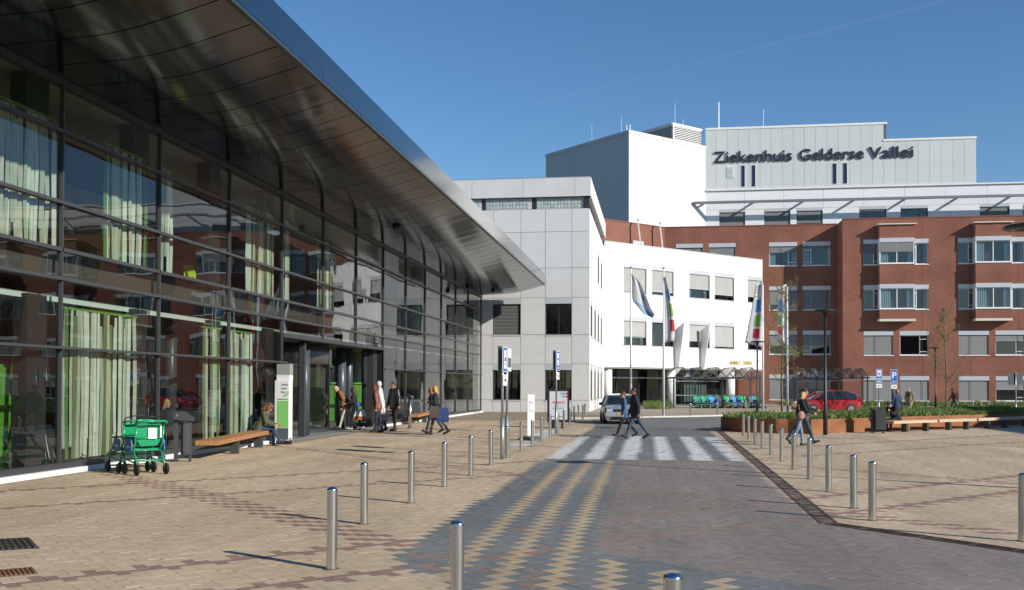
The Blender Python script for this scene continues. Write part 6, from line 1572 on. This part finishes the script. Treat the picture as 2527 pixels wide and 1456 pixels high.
        hb.ell((hc + hm @ Vector((0, -.03, -.012))) * k, (.079 * k, .078 * k, .05 * k), 14, 8, M=hm); hme = hb.mesh("hair", hmat, True); link("hair", hme, o)
    if glasses:
        gb = MB()
        for s in (-1, 1): gb.lathe([(.026 * k, -.002), (.030 * k, -.002), (.030 * k, .002), (.026 * k, .002)], (hc + hm @ Vector((s * .034, .102, .012))) * k, 12, M=hm @ Matrix.Rotation(rad(90), 3, 'X')); gb.bar((hc + hm @ Vector((s * .064, .1, .015))) * k, (hc + hm @ Vector((s * .08, .0, .015))) * k, .005, .005)
        gb.build("glasses", M_black, o)
    o["_h"] = [list((Matrix.Rotation(rz, 3, 'Z') @ (w * k)) + o.location) for w, f, s in hands]
    return o
def hpos(o, i):
    v = Vector(o["_h"][i]); return v
def hd_(px0, py0, px1, py1):                          # heading (rz) of motion between two ground pixels; local +y forward
    d = gp(px1, py1) - gp(px0, py0); return math.atan2(d.y, d.x) - math.pi / 2
LEFT, RIGHT, TOCAM, AWAY = rad(90), rad(-90), rad(180), 0.0
VY = YAW                                              # heading relative to the picture plane
def H_of(px, pyt, g): return hgt(px, pyt, g)

# the curly haired woman on the bench
g = gp(640, 1112); bz = .47
q = ba.lerp(bb, .98) + nb * .12 + dd * .05
person("woman with curly red-brown hair in olive jacket sitting on the bench", Vector((q.x, q.y, 0)), RIGHT + VY + rad(8), 1.72, (.075, .085, .04), (.035, .06, .12), (.06, .06, .07), (.20, .075, .03), lean=20, leg=((80, 80), (92, 66)), arm=((38, 55), (34, 60)), head=(32, 0), hair='curly', seat=bz, female=True, coat=.12, bulk=1.12)
# entrance group
g = gp(856, 1061); hh = 1.98
o1 = person("bent man in brown suede jacket and beige trousers stepping into the entrance", g, LEFT + VY + rad(10), 1.95, (.20, .095, .035), (.50, .44, .34), (.06, .04, .03), (.35, .30, .27), lean=34, leg=((22, 8), (-18, 4)), arm=((8, 40), (14, 30)), head=(-2, 20), hair='bald', bulk=1.28, coat=.06)
g = gp(876, 1062); o2 = person("woman in black behind the brown jacket man with a white and orange bag", g, LEFT + VY, 1.74, (.015, .015, .017), (.012, .012, .014), (.5, .42, .38), (.05, .03, .02), lean=6, leg=((14, 6), (-12, 14)), arm=((12, 70), (-4, 4)), hair='bob', female=True)
g = gp(934, 1066); o3 = person("white haired person in pale coat half hidden behind the brown leather jacket", g + Vector((-.12, .8, 0)), LEFT + VY, 1.97, (.58, .58, .58), (.03, .03, .04), (.03, .03, .03), (.62, .62, .62), lean=6, leg=((8, 4), (-8, 4)), arm=((10, 10), (-5, 10)), hair='short', coat=.25)
g = gp(932, 1068); o4 = person("woman in brown leather jacket and navy trousers waiting at the entrance", g, LEFT + VY, 1.84, (.17, .065, .045), (.018, .022, .045), (.02, .02, .02), (.10, .04, .025), lean=9, leg=((7, 3), (-7, 3)), arm=((-2, 14), (6, 14)), head=(6, 0), hair='bob', female=True, coat=.06, flare=.0, top_rough=.5, bulk=1.26, glasses=True)
g = gp(973, 1063); o5 = person("man in black leather jacket standing before the glass wall", g, LEFT + VY + rad(38), 1.96, (.012, .012, .013), (.012, .013, .016), (.012, .012, .012), (.03, .022, .016), skin=SKIN_D, lean=2, leg=((4, 1), (-4, 2)), arm=((-4, 14), (6, 10)), abd=(16, 16), head=(10, 0), hair='short', coat=.09, bulk=1.36, top_rough=.4)
g = gp(1060, 1070); o6 = person("young woman with long red-blond hair in black walking by the glass", g + Vector((0, .5, 0)), LEFT + VY + rad(6), 1.76, (.014, .014, .014), (.03, .045, .08), (.015, .015, .015), (.26, .10, .03), lean=5, leg=((18, 4), (-20, 14)), arm=((12, 12), (-8, 10)), hair='long', female=True, coat=.22, head=(4, 0), boots=(.03, .03, .035))
g = gp(1077, 1073); o7 = person("blond woman with grey leggings, ankle boots and a navy shopping bag", g, LEFT + VY, 1.82, (.02, .022, .026), (.11, .10, .095), (.015, .015, .015), (.48, .27, .09), lean=4, leg=((16, 4), (-22, 12)), arm=((10, 95), (-6, 12)), hair='bob', female=True, coat=.1, boots=(.02, .02, .022))
# two visitors sitting behind the glass
def lobby_seat(label, px, x, clabel):
    q = at_x(px, 1000, x); t = thing("lobby_chair", clabel, "chair", (q.x, q.y, .15), rad(90))
    MB().box((0, 0, .44), (.46, .46, .04)).build("seat", pm("chair_black", (.03, .03, .03), .6), t); MB().box((0, -.24, .72), (.44, .04, .42)).build("backrest", MATS["chair_black"], t)
    for a in (-1, 1):
        for b in (-1, 1): MB().cyl((a * .2, b * .2, .44), (a * .21, b * .22, 0), .012, n=6).build("leg", M_galv, t)
    return Vector((q.x, q.y, .15))
q = lobby_seat("", 402, FX - 1.1, "black lobby chair under the visitor in black left of the glass corner")
person("visitor in black seated behind the glass between the wheelchairs and the bin", q, rad(-20), 1.70, (.02, .02, .022), (.03, .03, .04), hairc=(.45, .30, .12), lean=10, leg=((82, 82), (80, 80)), arm=((30, 70), (30, 70)), hair='bob', seat=.46, female=True)
q = lobby_seat("", 468, FX - 1.3, "black lobby chair under the long haired visitor behind the bin")
person("visitor with long brown hair seated behind the glass above the bin", q, rad(100), 1.70, (.025, .022, .02), (.03, .03, .04), hairc=(.10, .05, .03), lean=14, leg=((82, 82), (80, 80)), arm=((30, 70), (30, 70)), hair='long', seat=.46, female=True)
# the couple on the crossing
g = gp(1541, 1079); o8 = person("woman in denim jacket and black trousers on the zebra crossing", g, LEFT + VY + rad(4), 1.66, (.05, .12, .22), (.012, .012, .014), (.012, .012, .012), (.11, .045, .02), lean=4, leg=((24, 4), (-26, 14)), arm=((4, 18), (-14, 6)), hair='short', female=True, coat=.1, glasses=True)
g = gp(1567, 1083); o9 = person("man in navy jacket and jeans on the zebra crossing", g, LEFT + VY + rad(2), 1.80, (.016, .018, .030), (.04, .065, .095), (.015, .015, .015), (.018, .014, .012), skin=SKIN_D, lean=3, leg=((24, 2), (-26, 10)), arm=((-16, 20), (12, 12)), hair='short', coat=.1, bulk=1.28)
# the couple on the right
g = gp(1981, 1097); o10 = person("man in black vest and jeans with his arm round the blond woman", g + Vector((.05, .35, 0)), RIGHT + VY + rad(-4), 1.79, (.02, .022, .03), (.035, .06, .11), (.03, .025, .02), (.02, .015, .012), skin=SKIN_D, lean=3, leg=((-24, 16), (22, 4)), arm=((10, 20), (20, 60)), hair='short', under=(.12, .18, .3))
g = gp(1972, 1101); o11 = person("blond woman in black vest and light jeans leaning on the man", g, RIGHT + VY + rad(4), 1.66, (.018, .018, .02), (.17, .24, .33), (.03, .022, .018), (.52, .33, .13), lean=6, leg=((12, 6), (-14, 16)), arm=((20, 60), (24, 50)), hair='bob', female=True, head=(16, -25), boots=None)
# seated man in black
q = gp(2212, 1065)
person("man in black jacket sitting bent forward on the bench beside the bin", Vector((q.x, q.y + .05, 0)), LEFT + VY + rad(25), 1.76, (.012, .012, .013), (.012, .012, .014), (.012, .012, .012), (.03, .022, .016), lean=30, leg=((80, 84), (82, 88)), arm=((60, 95), (62, 90)), head=(24, 0), hair='short', seat=.47, bulk=1.2, coat=.08)
# far pedestrians
g = far_pt(2212, 962, 1.68); o12 = person("elderly man in blue jacket beyond the planter", g, TOCAM + rad(30), 1.70, (.025, .045, .11), (.03, .03, .035), (.02, .02, .02), (.6, .55, .48), leg=((6, 2), (-6, 4)), hair='bald', coat=.1)
g = gp(2266 - 24, 1016); o13 = person("elderly man in open beige coat beyond the planter", gp(2243, 1018), TOCAM + rad(-30) + VY, 1.74, (.24, .17, .09), (.30, .31, .33), (.03, .03, .03), (.65, .62, .6), lean=14, leg=((12, 4), (-10, 8)), arm=((-10, 14), (6, 12)), hair='bald', coat=.3, flare=.06, under=(.02, .02, .02))
o14 = person("man with a dark backpack striding past the brick wall", gp(2353, 1018), RIGHT + VY + rad(170), 1.80, (.13, .055, .045), (.03, .035, .04), (.015, .015, .015), (.02, .015, .012), skin=SKIN_D, lean=6, leg=((20, 4), (-30, 12)), arm=((-30, 20), (20, 20)), hair='short')
o15 = person("person in yellow and blue jacket at the rear of the red car", gp(2103, 1021), TOCAM + VY + rad(20), 1.45, (.55, .48, .04), (.04, .05, .06), (.02, .02, .02), (.08, .05, .03), leg=((2, 1), (-2, 1)), arm=((10, 10), (20, 10)), hair='short', under=(.3, .4, .5))

# ---- things they carry
def bag(name, label, p, w, d, h, m, m2=None, strap=.25, rz=0.0, bot=.3):
    t = thing(name, label, "bag", (p.x, p.y, p.z - strap - h), rz)
    def ring(z, s, dd_): return [(-w / 2 * s, -d / 2 * dd_, z), (w / 2 * s, -d / 2 * dd_, z), (w / 2 * s, d / 2 * dd_, z), (-w / 2 * s, d / 2 * dd_, z)]
    if m2 is not None:
        MB().loft([ring(0, 1, 1), ring(h * bot, 1.0, 1)]).build("bottom", m2, t); MB().loft([ring(h * bot + .001, .995, .99), ring(h * .8, .88, .7), ring(h, .78, .35)]).build("body", m, t)
    else: MB().loft([ring(0, .94, .9), ring(h * .2, 1, 1), ring(h * .75, .95, .7), ring(h, .85, .3)]).build("body", m, t)
    for s in (-1, 1): MB().tube([(-w * .25, s * d * .12, h * .97), (-w * .18, s * .02, h + strap * .8), (0, 0, h + strap), (w * .18, s * .02, h + strap * .8), (w * .25, s * d * .12, h * .97)], .008, 5).build("strap", M_black if m2 is None else m, t)
    return t
M_bw, M_bo = pm("bag_white", (.7, .7, .68), .6), pm("bag_orange", (.42, .10, .035), .6)
p = hpos(o2, 1); bag("tote_bag", "white and orange tote bag carried at the entrance", Vector((p.x + .18, p.y - .25, p.z + .12)), .46, .2, .42, M_bw, M_bo, .16, VY, .33)
p = hpos(o2, 0); MB_ = thing("blue_pouch", "small bright blue pouch held by the woman in black", "bag", (p.x + .55, p.y - .3, p.z - .12), VY); MB().ell((0, 0, .08), (.10, .05, .085), 10, 8).build("body", pm("bag_blue", (.03, .07, .42), .6), MB_, True); MB().tube([(-.05, 0, .18), (0, 0, .26), (.05, 0, .18)], .008, 5).build("strap", M_black, MB_)
p = hpos(o4, 1); bag("handbag", "small dark handbag hanging behind the woman in brown leather", Vector((p.x + .32, p.y + .12, .98)), .26, .1, .24, pm("bag_navy", (.015, .02, .035), .5), None, .3, VY)
p = o7.location; bag("shopping_bag", "big navy shopping bag on the blond woman's arm", Vector((p.x + .26, p.y - .18, 1.22)), .46, .2, .52, pm("bag_blue2", (.02, .045, .16), .7), None, .22, VY)
bag("handbag", "slouchy grey handbag on the blond woman's arm", Vector((p.x - .02, p.y - .34, 1.28)), .36, .16, .42, pm("bag_taupe", (.075, .06, .05), .6), None, .22, VY)
p = o11.location; t = thing("backpack", "small pink patterned backpack on the blond woman's hip", "bag", (p.x + .02, p.y - .2, .80), VY)
MB().ell((0, 0, .14), (.115, .08, .14), 12, 8).build("body", pm("bag_pink", (.40, .19, .15), .8, var=.5, vs=16), t, True); MB().ell((0, -.07, .09), (.08, .03, .06), 10, 6).build("pocket", pm("bag_pink2", (.45, .25, .20), .8, var=.5, vs=20), t, True); MB().tube([(-.05, 0, .3), (-.06, .05, .45), (.0, .1, .5)], .012, 5).build("strap", MATS["bag_pink"], t)
p = o14.location; t = thing("backpack", "dark backpack on the striding man", "bag", (p.x + .22, p.y - .02, 1.0), VY); MB().ell((0, 0, .2), (.13, .16, .24), 12, 8).build("body", pm("pack_black", (.012, .012, .015), .6), t, True); MB().tube([(-.1, .1, .4), (-.2, .1, .3), (-.1, .1, .05)], .015, 5).build("strap", MATS["pack_black"], t)
for o in [x for x in col.objects if "_h" in x]: del o["_h"]

bpy.data.scenes.remove(_scr)
# high faint condensation trail
a, b = at_depth(1318, 258, 9000), at_depth(2330, 2, 9000)
tm = bpy.data.materials.new("contrail_ice"); tm.use_nodes = True; nt = tm.node_tree; nt.nodes.remove(nt.nodes["Principled BSDF"])
tr = nt.nodes.new("ShaderNodeBsdfTransparent"); df = nt.nodes.new("ShaderNodeBsdfDiffuse"); df.inputs[0].default_value = (.9, .9, .9, 1); mx = nt.nodes.new("ShaderNodeMixShader"); mx.inputs[0].default_value = .012
nt.links.new(tr.outputs[0], mx.inputs[1]); nt.links.new(df.outputs[0], mx.inputs[2]); nt.links.new(mx.outputs[0], nt.nodes["Material Output"].inputs[0])
tag(MB().tube([a.lerp(b, i / 12) for i in range(13)], [4 + 5 * math.sin(i * 1.3) ** 2 + i for i in range(13)], 8).build("contrail", tm, None, True), "faint white condensation trail slanting across the blue sky", "contrail", kind="stuff")
